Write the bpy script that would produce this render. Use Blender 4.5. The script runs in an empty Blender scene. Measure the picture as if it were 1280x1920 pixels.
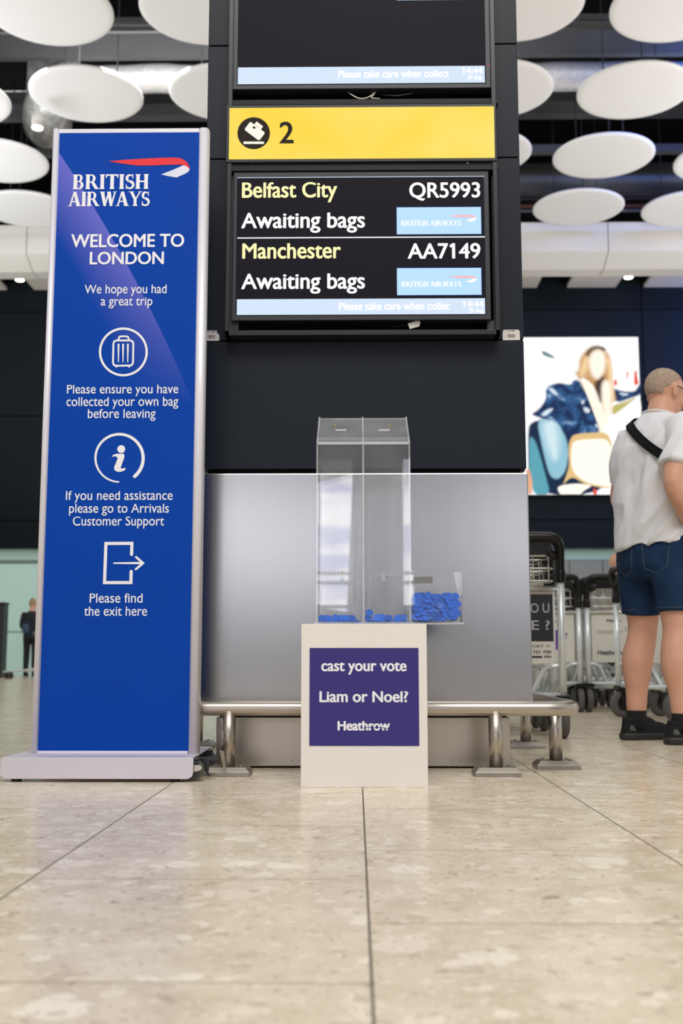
import bpy, bmesh, math, random
import numpy as np
from mathutils import Vector, Matrix, noise
random.seed(7)
S = bpy.context.scene
COL = S.collection
PI = math.pi

# ------------------------------------------------------------------ camera, world, lights, exposure
F = 2080.0                       # focal length in pixels of the 1280x1920 frame
CAMZ = 0.368
TH = math.atan(276 / F)
YAW = math.atan(28 * math.cos(TH) / F)
FWD = Vector((-math.sin(YAW) * math.cos(TH), math.cos(YAW) * math.cos(TH), math.sin(TH)))
RGT = Vector((math.cos(YAW), math.sin(YAW), 0))
UPV = RGT.cross(FWD)
EYE = Vector((0, 0, CAMZ))
cd = bpy.data.cameras.new('camera')
cam = bpy.data.objects.new('camera', cd)
COL.objects.link(cam)
cam.matrix_world = Matrix.Translation(EYE) @ Matrix((RGT, UPV, -FWD)).transposed().to_4x4()
cd.sensor_fit = 'VERTICAL'
cd.sensor_height = 36
cd.sensor_width = 24
cd.lens = F / 1920 * 36
cd.clip_start = 0.05
cd.clip_end = 200
cd.dof.use_dof = True
cd.dof.focus_distance = 3.45
cd.dof.aperture_fstop = 4.0
S.camera = cam
S.view_settings.view_transform = 'Standard'
S.view_settings.look = 'None'
S.view_settings.exposure = 0.0
S.view_settings.gamma = 1.0
S.view_settings.use_curve_mapping = False

w = bpy.data.worlds.new('hall_ambient')
S.world = w
w.use_nodes = True
bg = w.node_tree.nodes['Background']
bg.inputs[0].default_value = (1.0, 0.99, 0.975, 1)
bg.inputs[1].default_value = 0.66
S.cycles.transparent_max_bounces = 40

def area(name, loc, rot, sx, sy, power, col=(1, 1, 1)):
    l = bpy.data.lights.new(name, 'AREA')
    l.shape = 'RECTANGLE'
    l.size = sx
    l.size_y = sy
    l.energy = power
    l.color = col
    o = bpy.data.objects.new(name, l)
    COL.objects.link(o)
    o.location = loc
    o.rotation_euler = rot
    return o
area('front_hall_fill', (0.6, -1.6, 7.4), (math.radians(36), 0, 0), 5, 3, 410, (1, .965, .91))  # unseen fill added overhead, tilted to brighten banner, pedestal and man
area('ceiling_lamps_mid_hall', (2, 9.5, 8.5), (0, 0, 0), 9, 5, 130, (1, .97, .93))
area('ceiling_lamps_far_hall', (0, 20.5, 9.0), (0, 0, 0), 16, 3, 420, (1, .97, .93))
area('void_fill', (-1.5, 16.3, 9.75), (math.radians(118), 0, 0), 8, .4, 190, (1, .98, .97))  # unseen fill added to brighten the foil ducts in the void
area('disc_fill_left', (-11, 15.5, 5.0), (math.radians(180), math.radians(28), 0), 2, 10, 800, (.97, .985, 1))  # unseen fill from below, added to brighten the ceiling discs
area('disc_fill_right', (11, 15.5, 5.0), (math.radians(180), math.radians(-28), 0), 2, 10, 700, (1, .97, .93))  # matching added fill for the discs on the right
area('blue_feature_lamp', (7.5, 16.2, 9.9), (math.radians(105), 0, math.radians(-12)), 3, .6, 230, (.06, .22, 1))
area('blue_wall_lamp', (10.6, 23.2, 8.3), (math.radians(62), 0, math.radians(-5)), 2.0, .6, 420, (.06, .2, 1))

# ------------------------------------------------------------------ pixel helpers (measuring the photograph)
def ray(px, py):
    return FWD + RGT * ((px - 640) / F) - UPV * ((py - 960) / F)
def atY(px, py, Y):
    d = ray(px, py)
    return EYE + d * (Y / d.y)
def atZ(px, py, Z):
    d = ray(px, py)
    return EYE + d * ((Z - CAMZ) / d.z)
def XZ(px, py, Y):
    p = atY(px, py, Y)
    return p.x, p.z

# ------------------------------------------------------------------ materials
def lin(c):
    return tuple(((v / 255) / 12.92 if v / 255 <= .04045 else ((v / 255 + .055) / 1.055) ** 2.4) for v in c) + (1,)
MATS = {}
def mat(name, rgb, rough=.5, metal=0, var=.06, scale=30, spec=.5, bump=0, stretch=(1, 1, 1), coat=0):
    if name in MATS:
        return MATS[name]
    m = bpy.data.materials.new(name)
    m.use_nodes = True
    nt = m.node_tree
    b = nt.nodes['Principled BSDF']
    b.inputs['Roughness'].default_value = rough
    b.inputs['Metallic'].default_value = metal
    b.inputs['Specular IOR Level'].default_value = spec
    b.inputs['Coat Weight'].default_value = coat
    c = lin(rgb)
    tc = nt.nodes.new('ShaderNodeTexCoord')
    mp = nt.nodes.new('ShaderNodeMapping')
    mp.inputs['Scale'].default_value = stretch
    nz = nt.nodes.new('ShaderNodeTexNoise')
    nz.inputs['Scale'].default_value = scale
    nz.inputs['Detail'].default_value = 4
    mx = nt.nodes.new('ShaderNodeMix')
    mx.data_type = 'RGBA'
    mx.inputs[6].default_value = tuple(v * (1 - var) for v in c[:3]) + (1,)
    mx.inputs[7].default_value = tuple(min(1, v * (1 + var)) for v in c[:3]) + (1,)
    nt.links.new(tc.outputs['Object'], mp.inputs['Vector'])
    nt.links.new(mp.outputs['Vector'], nz.inputs['Vector'])
    nt.links.new(nz.outputs['Fac'], mx.inputs[0])
    nt.links.new(mx.outputs[2], b.inputs['Base Color'])
    if bump:
        bp = nt.nodes.new('ShaderNodeBump')
        bp.inputs['Strength'].default_value = bump
        bp.inputs['Distance'].default_value = .004
        nt.links.new(nz.outputs['Fac'], bp.inputs['Height'])
        nt.links.new(bp.outputs['Normal'], b.inputs['Normal'])
    MATS[name] = m
    return m
def emat(name, rgb, st=1.0):
    if name in MATS:
        return MATS[name]
    m = bpy.data.materials.new(name)
    m.use_nodes = True
    nt = m.node_tree
    b = nt.nodes['Principled BSDF']
    b.inputs['Base Color'].default_value = (.004, .004, .004, 1)
    b.inputs['Roughness'].default_value = .45
    b.inputs['Specular IOR Level'].default_value = .06
    b.inputs['Emission Color'].default_value = lin(rgb)
    b.inputs['Emission Strength'].default_value = st
    MATS[name] = m
    return m
def acrylic(name, fog, gl=.008, tint=(.994, .996, .998)):
    m = bpy.data.materials.new(name)
    m.use_nodes = True
    nt = m.node_tree
    nt.nodes.clear()
    out = nt.nodes.new('ShaderNodeOutputMaterial')
    tr = nt.nodes.new('ShaderNodeBsdfTransparent')
    tr.inputs[0].default_value = tint + (1,)
    df = nt.nodes.new('ShaderNodeBsdfDiffuse')
    df.inputs[0].default_value = (.85, .87, .9, 1)
    gs = nt.nodes.new('ShaderNodeBsdfGlossy')
    gs.inputs['Roughness'].default_value = gl
    fr = nt.nodes.new('ShaderNodeFresnel')
    fr.inputs['IOR'].default_value = 1.49
    nz = nt.nodes.new('ShaderNodeTexNoise')
    nz.inputs['Scale'].default_value = 14
    tc = nt.nodes.new('ShaderNodeTexCoord')
    nt.links.new(tc.outputs['Object'], nz.inputs['Vector'])
    mr = nt.nodes.new('ShaderNodeMapRange')
    mr.inputs['To Min'].default_value = fog * .6
    mr.inputs['To Max'].default_value = fog * 1.4
    nt.links.new(nz.outputs['Fac'], mr.inputs['Value'])
    m1 = nt.nodes.new('ShaderNodeMixShader')
    m2 = nt.nodes.new('ShaderNodeMixShader')
    nt.links.new(mr.outputs[0], m1.inputs[0])
    nt.links.new(tr.outputs[0], m1.inputs[1])
    nt.links.new(df.outputs[0], m1.inputs[2])
    gm = nt.nodes.new('ShaderNodeNewGeometry')
    ff = nt.nodes.new('ShaderNodeMath')          # reflect once per pane, at its outer face
    ff.operation = 'SUBTRACT'
    ff.inputs[0].default_value = 1.35
    nt.links.new(gm.outputs['Backfacing'], ff.inputs[1])
    f2 = nt.nodes.new('ShaderNodeMath')
    f2.operation = 'MULTIPLY'
    f3 = nt.nodes.new('ShaderNodeMath')
    f3.operation = 'MULTIPLY'
    nt.links.new(ff.outputs[0], f2.inputs[0])
    nt.links.new(fr.outputs[0], f2.inputs[1])
    f1 = nt.nodes.new('ShaderNodeMath')
    f1.operation = 'SUBTRACT'
    f1.inputs[0].default_value = 1
    nt.links.new(gm.outputs['Backfacing'], f1.inputs[1])
    nt.links.new(f2.outputs[0], f3.inputs[0])
    nt.links.new(f1.outputs[0], f3.inputs[1])
    f3.use_clamp = True
    nt.links.new(f3.outputs[0], m2.inputs[0])
    nt.links.new(m1.outputs[0], m2.inputs[1])
    nt.links.new(gs.outputs[0], m2.inputs[2])
    nt.links.new(m2.outputs[0], out.inputs[0])
    return m

def floor_material():
    m = bpy.data.materials.new('polished_limestone_tiles')
    m.use_nodes = True
    nt = m.node_tree
    N = nt.nodes.new
    L = nt.links.new
    b = nt.nodes['Principled BSDF']
    geo = N('ShaderNodeNewGeometry')
    sep = N('ShaderNodeSeparateXYZ')
    L(geo.outputs['Position'], sep.inputs[0])
    def M(op, a, bb=None, c=None):
        n = N('ShaderNodeMath')
        n.operation = op
        for i, v in enumerate((a, bb, c)):
            if v is None:
                continue
            if isinstance(v, (int, float)):
                n.inputs[i].default_value = v
            else:
                L(v, n.inputs[i])
        return n.outputs[0]
    W, LN = .568, .602
    u = M('DIVIDE', M('SUBTRACT', sep.outputs[0], .017), W)
    col = M('FLOOR', u)
    par = M('FLOORED_MODULO', col, 2)           # 0 right of the centre joint, 1 left
    v = M('ADD', M('DIVIDE', M('SUBTRACT', sep.outputs[1], 1.623), LN), M('MULTIPLY', par, -.515))
    du = M('MULTIPLY', M('ABSOLUTE', M('SUBTRACT', u, M('ROUND', u))), W)
    dv = M('MULTIPLY', M('ABSOLUTE', M('SUBTRACT', v, M('ROUND', v))), LN)
    ju = M('LESS_THAN', du, .0019)
    jv = M('LESS_THAN', dv, .0024)
    # a different piece of stone in every tile
    tid = M('ADD', M('MULTIPLY', col, 7.31), M('MULTIPLY', M('FLOOR', v), 3.77))
    cmb = N('ShaderNodeCombineXYZ')
    L(M('ADD', sep.outputs[0], tid), cmb.inputs[0])
    L(M('ADD', sep.outputs[1], M('MULTIPLY', tid, 1.7)), cmb.inputs[1])
    wn = N('ShaderNodeTexNoise')
    wn.inputs['Scale'].default_value = 9
    L(cmb.outputs[0], wn.inputs['Vector'])
    warp = N('ShaderNodeMix')
    warp.data_type = 'VECTOR'
    warp.inputs[0].default_value = .085
    L(cmb.outputs[0], warp.inputs[4])
    L(wn.outputs['Color'], warp.inputs[5])
    def voro(scale, rnd=1.0):
        vn = N('ShaderNodeTexVoronoi')
        vn.inputs['Scale'].default_value = scale
        vn.inputs['Randomness'].default_value = rnd
        L(warp.outputs[1], vn.inputs['Vector'])
        return vn
    def ramp(fac, stops):
        r = N('ShaderNodeValToRGB')
        r.color_ramp.elements[0].position, r.color_ramp.elements[0].color = stops[0][0], stops[0][1]
        r.color_ramp.elements[1].position, r.color_ramp.elements[1].color = stops[-1][0], stops[-1][1]
        for p, c in stops[1:-1]:
            e = r.color_ramp.elements.new(p)
            e.color = c
        L(fac, r.inputs[0])
        return r.outputs[0]
    def mix(f, a, c, mode='MIX'):
        x = N('ShaderNodeMix')
        x.data_type = 'RGBA'
        x.blend_type = mode
        if isinstance(f, (int, float)):
            x.inputs[0].default_value = f
        else:
            L(f, x.inputs[0])
        for i, vv in ((6, a), (7, c)):
            if isinstance(vv, tuple):
                x.inputs[i].default_value = vv
            else:
                L(vv, x.inputs[i])
        return x.outputs[2]
    n1 = N('ShaderNodeTexNoise')
    n1.inputs['Scale'].default_value = 7
    n1.inputs['Detail'].default_value = 8
    n1.inputs['Roughness'].default_value = .65
    L(cmb.outputs[0], n1.inputs['Vector'])
    base = ramp(n1.outputs['Fac'], [(.3, lin((206, 190, 163))), (.5, lin((222, 208, 183))), (.72, lin((234, 223, 203)))])
    for scale, thr, c_lo, c_hi, f in ((12, .22, (208, 192, 164), (252, 243, 226), .7), (27, .2, (198, 181, 152), (250, 240, 222), .65), (62, .2, (174, 158, 132), (246, 236, 216), .6), (140, .2, (158, 142, 116), (248, 238, 220), .5)):
        vn = voro(scale)
        sc = N('ShaderNodeSeparateColor')
        L(vn.outputs['Color'], sc.inputs[0])
        inside = M('LESS_THAN', vn.outputs['Distance'], M('MULTIPLY', sc.outputs[1], .62))
        some = M('GREATER_THAN', sc.outputs[0], .45)
        base = mix(M('MULTIPLY', M('MULTIPLY', inside, some), f), base, ramp(sc.outputs[2], [(.1, lin(c_lo)), (.4, lin((222, 208, 184))), (.75, lin(c_hi))]))
    # a few dark fossil flecks
    vn = voro(5.5)
    sc = N('ShaderNodeSeparateColor')
    L(vn.outputs['Color'], sc.inputs[0])
    fl = M('MULTIPLY', M('LESS_THAN', vn.outputs['Distance'], .055), M('GREATER_THAN', sc.outputs[0], .72))
    base = mix(M('MULTIPLY', fl, .6), base, lin((110, 98, 80)))
    base = mix(M('MULTIPLY', jv, .75), base, lin((134, 120, 98)))
    base = mix(M('MULTIPLY', ju, .9), base, lin((70, 64, 54)))
    L(base, b.inputs['Base Color'])
    rg = M('ADD', M('MULTIPLY', n1.outputs['Fac'], .14), .165)
    L(M('ADD', rg, M('MULTIPLY', M('MAXIMUM', ju, jv), .5)), b.inputs['Roughness'])
    b.inputs['Specular IOR Level'].default_value = .32
    return m

def banner_print():
    """printed blue field of the banner with its pale curved swoosh"""
    m = bpy.data.materials.new('printed_blue_banner')
    m.use_nodes = True
    nt = m.node_tree
    N = nt.nodes.new
    L = nt.links.new
    b = nt.nodes['Principled BSDF']
    b.inputs['Roughness'].default_value = .6
    b.inputs['Specular IOR Level'].default_value = .12
    geo = N('ShaderNodeTexCoord')
    sep = N('ShaderNodeSeparateXYZ')
    L(geo.outputs['Object'], sep.inputs[0])
    def circ(p1, p2, p3):
        (ax, ay), (bx, by), (cx, cy) = p1, p2, p3
        d = 2 * (ax * (by - cy) + bx * (cy - ay) + cx * (ay - by))
        ux = ((ax * ax + ay * ay) * (by - cy) + (bx * bx + by * by) * (cy - ay) + (cx * cx + cy * cy) * (ay - by)) / d
        uy = ((ax * ax + ay * ay) * (cx - bx) + (bx * bx + by * by) * (ax - cx) + (cx * cx + cy * cy) * (bx - ax)) / d
        return ux, uy, math.hypot(ax - ux, ay - uy)
    def M(op, a, bb=None, c=None):
        n = N('ShaderNodeMath')
        n.operation = op
        n.use_clamp = False
        for i, v in enumerate((a, bb, c)):
            if v is None:
                continue
            if isinstance(v, (int, float)):
                n.inputs[i].default_value = v
            else:
                L(v, n.inputs[i])
        return n.outputs[0]
    def swoosh(pp, fade, sign):
        pts = [(XZ(x, y, BY)[0] - BANNER_O.x, XZ(x, y, BY)[1] - BANNER_O.z) for x, y in pp]
        cx, cz, R = circ(*pts)
        d = M('SQRT', M('ADD', M('POWER', M('SUBTRACT', sep.outputs[0], cx), 2), M('POWER', M('SUBTRACT', sep.outputs[2], cz), 2)))
        ins = M('MULTIPLY', M('SUBTRACT', R, d), sign)
        f = M('SUBTRACT', 1, M('DIVIDE', ins, fade))
        f = M('MULTIPLY', M('GREATER_THAN', ins, 0), M('MAXIMUM', f, 0))
        return f
    f1 = swoosh(((113, 290), (240, 500), (345, 715)), .16, 1)
    # the swoosh is printed paler at its upper end
    z0 = XZ(200, 760, BY)[1] - BANNER_O.z
    fadez = M('MINIMUM', M('MAXIMUM', M('DIVIDE', M('SUBTRACT', sep.outputs[2], z0), .55), 0), 1)
    f1 = M('MULTIPLY', f1, M('MULTIPLY', fadez, .62))
    f2 = M('MULTIPLY', swoosh(((352, 960), (270, 1100), (130, 1240)), .5, -1), .0)
    mx = N('ShaderNodeMix')
    mx.data_type = 'RGBA'
    mx.inputs[6].default_value = lin((0, 64, 166))
    mx.inputs[7].default_value = lin((130, 125, 222))
    L(f1, mx.inputs[0])
    nz = N('ShaderNodeTexNoise')
    nz.inputs['Scale'].default_value = 2.5
    L(geo.outputs['Object'], nz.inputs['Vector'])
    hs = N('ShaderNodeHueSaturation')
    L(mx.outputs[2], hs.inputs['Color'])
    L(M('ADD', M('MULTIPLY', nz.outputs['Fac'], .14), .93), hs.inputs['Value'])
    L(hs.outputs[0], b.inputs['Base Color'])
    return m

# ------------------------------------------------------------------ object helpers
ORG = {}
def root_of(o):
    while o.parent:
        o = o.parent
    return o
def thing(name, label, cat, loc=(0, 0, 0), group=None, local=False):
    """an Empty at the thing's base; world-space parts are re-based on it unless local"""
    o = bpy.data.objects.new(name, None)
    o.empty_display_size = .1
    COL.objects.link(o)
    o.location = loc
    tag(o, label, cat, group)
    ORG[o] = Vector((0, 0, 0)) if local else Vector(loc)
    return o
def tag(o, label, cat, group=None):
    o['label'] = label
    o['category'] = cat
    if group:
        o['group'] = group
    return o
def finish(name, bm, m, parent=None, smooth=False, bevel=0, seg=2, origin=None, label=None, auto=None):
    me = bpy.data.meshes.new(name)
    off = ORG.get(root_of(parent), Vector()) if parent else (Vector(origin) if origin is not None else Vector())
    if off.length:
        bmesh.ops.translate(bm, verts=bm.verts, vec=-off)
    bmesh.ops.recalc_face_normals(bm, faces=bm.faces) if auto is None else None
    bm.to_mesh(me)
    bm.free()
    for mm in (m if isinstance(m, (list, tuple)) else [m]):
        me.materials.append(mm)
    o = bpy.data.objects.new(name, me)
    COL.objects.link(o)
    if parent:
        o.parent = parent
    elif origin is not None:
        o.location = origin
    if smooth:
        for p in me.polygons:
            p.use_smooth = True
    if bevel:
        md = o.modifiers.new('bevel', 'BEVEL')
        md.width = bevel
        md.segments = seg
        md.limit_method = 'ANGLE'
        md.angle_limit = math.radians(40)
    if label:
        o['label'] = label
    return o
def structure(o):
    o['kind'] = 'structure'
    return o
def copy_tree(o, parent=None):
    c = o.copy()
    COL.objects.link(c)
    if parent:
        c.parent = parent
    for ch in list(o.children):
        copy_tree(ch, c)
    return c
def B():
    return bmesh.new()
def box(bm, x0, x1, y0, y1, z0, z1, mi=0):
    vs = [bm.verts.new((x, y, z)) for x in (x0, x1) for y in (y0, y1) for z in (z0, z1)]
    for f in ((0, 1, 3, 2), (4, 6, 7, 5), (0, 4, 5, 1), (2, 3, 7, 6), (0, 2, 6, 4), (1, 5, 7, 3)):
        bm.faces.new([vs[i] for i in f]).material_index = mi
    return vs
def tube(bm, pts, r, n=12, closed=False, caps=True, mi=0, smooth=True):
    pts = [Vector(p) for p in pts]
    rs = r if isinstance(r, (list, tuple)) else [r] * len(pts)
    rings = []
    k = len(pts)
    prev = None
    for i, p in enumerate(pts):
        a = pts[i - 1] if (i > 0 or closed) else p
        c = pts[(i + 1) % k] if (i < k - 1 or closed) else p
        t = (c - a)
        t = t.normalized() if t.length > 1e-9 else Vector((0, 0, 1))
        if prev is None:
            ref = Vector((0, 0, 1)) if abs(t.z) < .9 else Vector((1, 0, 0))
            nx = t.cross(ref).normalized()
        else:
            nx = (prev - t * prev.dot(t)).normalized()
        prev = nx
        ny = t.cross(nx)
        rings.append([bm.verts.new(p + (nx * math.cos(2 * PI * j / n) + ny * math.sin(2 * PI * j / n)) * rs[i]) for j in range(n)])
    for i in range(k if closed else k - 1):
        A, C = rings[i], rings[(i + 1) % k]
        for j in range(n):
            f = bm.faces.new((A[j], A[(j + 1) % n], C[(j + 1) % n], C[j]))
            f.smooth = smooth
            f.material_index = mi
    if caps and not closed:
        bm.faces.new(rings[0][::-1]).material_index = mi
        bm.faces.new(rings[-1]).material_index = mi
def arc(c, r, a0, a1, n, ax=0, ay=2):
    out = []
    for i in range(n + 1):
        a = a0 + (a1 - a0) * i / n
        p = list(c)
        p[ax] += r * math.cos(a)
        p[ay] += r * math.sin(a)
        out.append(tuple(p))
    return out
def fillet(pts, r, n=6, closed=False):
    """round the corners of a 3-D polyline"""
    P = [Vector(p) for p in pts]
    out = []
    k = len(P)
    for i, p in enumerate(P):
        if not closed and i in (0, k - 1):
            out.append(p)
            continue
        a = P[i - 1] - p
        c = P[(i + 1) % k] - p
        rr = min(r, a.length * .49, c.length * .49)
        A = p + a.normalized() * rr
        C = p + c.normalized() * rr
        for j in range(n + 1):
            t = j / n
            out.append(A * (1 - t) ** 2 + p * 2 * t * (1 - t) + C * t * t)
    return out
def ellipsoid(bm, c, r, rot=None, seg=20, rings=12):
    m = Matrix.Translation(c) @ ((rot.to_4x4() if rot else Matrix.Identity(4)) @ Matrix.Diagonal((r[0], r[1], r[2], 1)))
    bmesh.ops.create_uvsphere(bm, u_segments=seg, v_segments=rings, radius=1, matrix=m)
def cyl(bm, c, axis, r, h, n=24, r2=None):
    q = Vector((0, 0, 1)).rotation_difference(Vector(axis)).to_matrix().to_4x4()
    bmesh.ops.create_cone(bm, cap_ends=True, segments=n, radius1=r, radius2=r if r2 is None else r2, depth=h, matrix=Matrix.Translation(c) @ q)
def prism(bm, poly, y0, y1, mi=0):
    """polygon in x,z extruded from y0 (front) to y1"""
    a = [bm.verts.new((x, y0, z)) for x, z in poly]
    c = [bm.verts.new((x, y1, z)) for x, z in poly]
    bm.faces.new(a).material_index = mi
    bm.faces.new(c[::-1]).material_index = mi
    k = len(poly)
    for i in range(k):
        bm.faces.new((a[i], c[i], c[(i + 1) % k], a[(i + 1) % k])).material_index = mi
def flat(bm, poly, y, mi=0):
    f = bm.faces.new([bm.verts.new((x, y, z)) for x, z in poly])
    f.material_index = mi
    if f.calc_area() > 0:
        f.normal_update()
        if f.normal.y > 0:
            f.normal_flip()
    return f
def rect_px(bm, x0, y0, x1, y1, Y, dy=0, mi=0):
    a = XZ((x0 + x1) / 2, y0, Y)[1]
    c = XZ((x0 + x1) / 2, y1, Y)[1]
    ym = (y0 + y1) / 2
    l, r = XZ(x0, ym, Y)[0], XZ(x1, ym, Y)[0]
    flat(bm, [(l, c), (r, c), (r, a), (l, a)], Y + dy, mi)
def boxpx(bm, x0, y0, x1, y1, Y, Yb):
    ym = (y0 + y1) / 2
    xm = (x0 + x1) / 2
    box(bm, XZ(x0, ym, Y)[0], XZ(x1, ym, Y)[0], Y, Yb, XZ(xm, y1, Y)[1], XZ(xm, y0, Y)[1])
def poly_px(bm, pts, Y, dy=0, mi=0):
    flat(bm, [XZ(x, y, Y) for x, y in pts], Y + dy, mi)
def stroke_px(bm, pts, wd, Y, dy=0, closed=False, roundcap=True):
    """a ribbon of width wd pixels along a pixel polyline, laid on the plane y = Y"""
    P = [Vector((x, y)) for x, y in pts]
    ws = wd if isinstance(wd, (list, tuple)) else [wd] * len(P)
    k = len(P)
    Ls, Rs = [], []
    for i, p in enumerate(P):
        a = P[i - 1] if (i or closed) else p
        c = P[(i + 1) % k] if (i < k - 1 or closed) else p
        d1 = (p - a).normalized() if (p - a).length else (c - p).normalized()
        d2 = (c - p).normalized() if (c - p).length else d1
        n = Vector((-(d1 + d2).y, (d1 + d2).x))
        n = n.normalized() if n.length > 1e-6 else Vector((-d1.y, d1.x))
        s = 1 / max(.5, n.dot(Vector((-d1.y, d1.x))))
        Ls.append(p + n * ws[i] / 2 * s)
        Rs.append(p - n * ws[i] / 2 * s)
    for i in range(k if closed else k - 1):
        j = (i + 1) % k
        poly_px(bm, [Ls[i], Ls[j], Rs[j], Rs[i]], Y, dy)
    if roundcap and not closed:
        for p, ww in ((P[0], ws[0]), (P[-1], ws[-1])):
            poly_px(bm, [(p.x + ww / 2 * math.cos(t * PI / 6), p.y + ww / 2 * math.sin(t * PI / 6)) for t in range(12)], Y, dy - .0001)
TXT = {}
def glyphs(s, bold):
    key = (s, bold)
    if key in TXT:
        return TXT[key]
    cu = bpy.data.curves.new('lettering', 'FONT')
    cu.body = s
    cu.size = 1
    cu.offset = bold
    cu.resolution_u = 5
    cu.fill_mode = 'BOTH' if False else cu.fill_mode
    o = bpy.data.objects.new('lettering', cu)
    COL.objects.link(o)
    dg = bpy.context.evaluated_depsgraph_get()
    me = bpy.data.meshes.new_from_object(o.evaluated_get(dg))
    vs = [tuple(v.co) for v in me.vertices]
    fs = [tuple(p.vertices) for p in me.polygons]
    bpy.data.objects.remove(o)
    bpy.data.curves.remove(cu)
    bpy.data.meshes.remove(me)
    TXT[key] = (vs, fs)
    return vs, fs
CAPH = {}
def cap_height(bold):
    if bold not in CAPH:
        vs, _ = glyphs('H', bold)
        CAPH[bold] = max(v[1] for v in vs)
    return CAPH[bold]
def flag_ones(s, vs, fs, H):
    """the built-in face has a bare stroke for 1: give it its flag"""
    if '1' not in s:
        return vs, fs
    par = list(range(len(vs)))
    def find(a):
        while par[a] != a:
            par[a] = par[par[a]]
            a = par[a]
        return a
    for f in fs:
        for a in f[1:]:
            par[find(a)] = find(f[0])
    isl = {}
    for k in range(len(vs)):
        isl.setdefault(find(k), []).append(vs[k])
    vs, fs = list(vs), list(fs)
    for pts in isl.values():
        l, r = min(p[0] for p in pts), max(p[0] for p in pts)
        if max(p[1] for p in pts) - min(p[1] for p in pts) > .8 * H and r - l < .2 * H:
            k = len(vs)
            w_ = r - l
            vs += [(l, H, 0), (l - .17 * H, .86 * H, 0), (l - .12 * H, .74 * H, 0), (l, .83 * H, 0)]
            fs.append((k, k + 1, k + 2, k + 3))
    return vs, fs
def put_text(bm, s, X0, X1, Zb, H, Y, bold, shift=0):
    vs, fs = glyphs(s, 0.0)
    ch = cap_height(0.0)
    vs, fs = flag_ones(s, vs, fs, ch)
    if any(c.islower() for c in s):
        xh = max(v[1] for v in glyphs('x', 0.0)[0])
        xt = .73 * ch
        vs = [(v[0], v[1] if v[1] < 0 else (v[1] * xt / xh if v[1] < xh else xt + (v[1] - xh) * (ch - xt) / (ch - xh))) for v in vs]
    l = min(v[0] for v in vs)
    r = max(v[0] for v in vs)
    offs = [(0, 0)]
    if bold:
        offs = [(bold * math.cos(t * PI / 4), .6 * bold * math.sin(t * PI / 4)) for t in range(8)]
        l -= bold
        r += bold
    sx = (X1 - X0) / (r - l)
    sz = H / ch
    for k, (ox, oz) in enumerate(offs):
        nv = [bm.verts.new((X0 + (v[0] + ox - l) * sx, Y - .000015 * k, Zb + (v[1] + oz) * sz)) for v in vs]
        for f in fs:
            try:
                fc = bm.faces.new([nv[i] for i in f])
            except ValueError:
                continue
            fc.normal_update()
            if fc.normal.y > 0:
                fc.normal_flip()
def text_px(bm, s, x0, x1, yb, cap, Y, bold=.0, dy=-.0008):
    X0, Z0 = XZ(x0, yb, Y)
    X1 = XZ(x1, yb, Y)[0]
    H = XZ(x0, yb - cap, Y)[1] - Z0
    put_text(bm, s, X0, X1, Z0, H, Y + dy, bold)
def lettering(parent, s, x0, x1, yb, cap, Y, m, bold=0.0, dy=-.0008, label=None):
    bm = B()
    text_px(bm, s, x0, x1, yb, cap, Y, bold, dy)
    return finish('lettering', bm, m, parent, label=label, auto=False)

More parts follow.
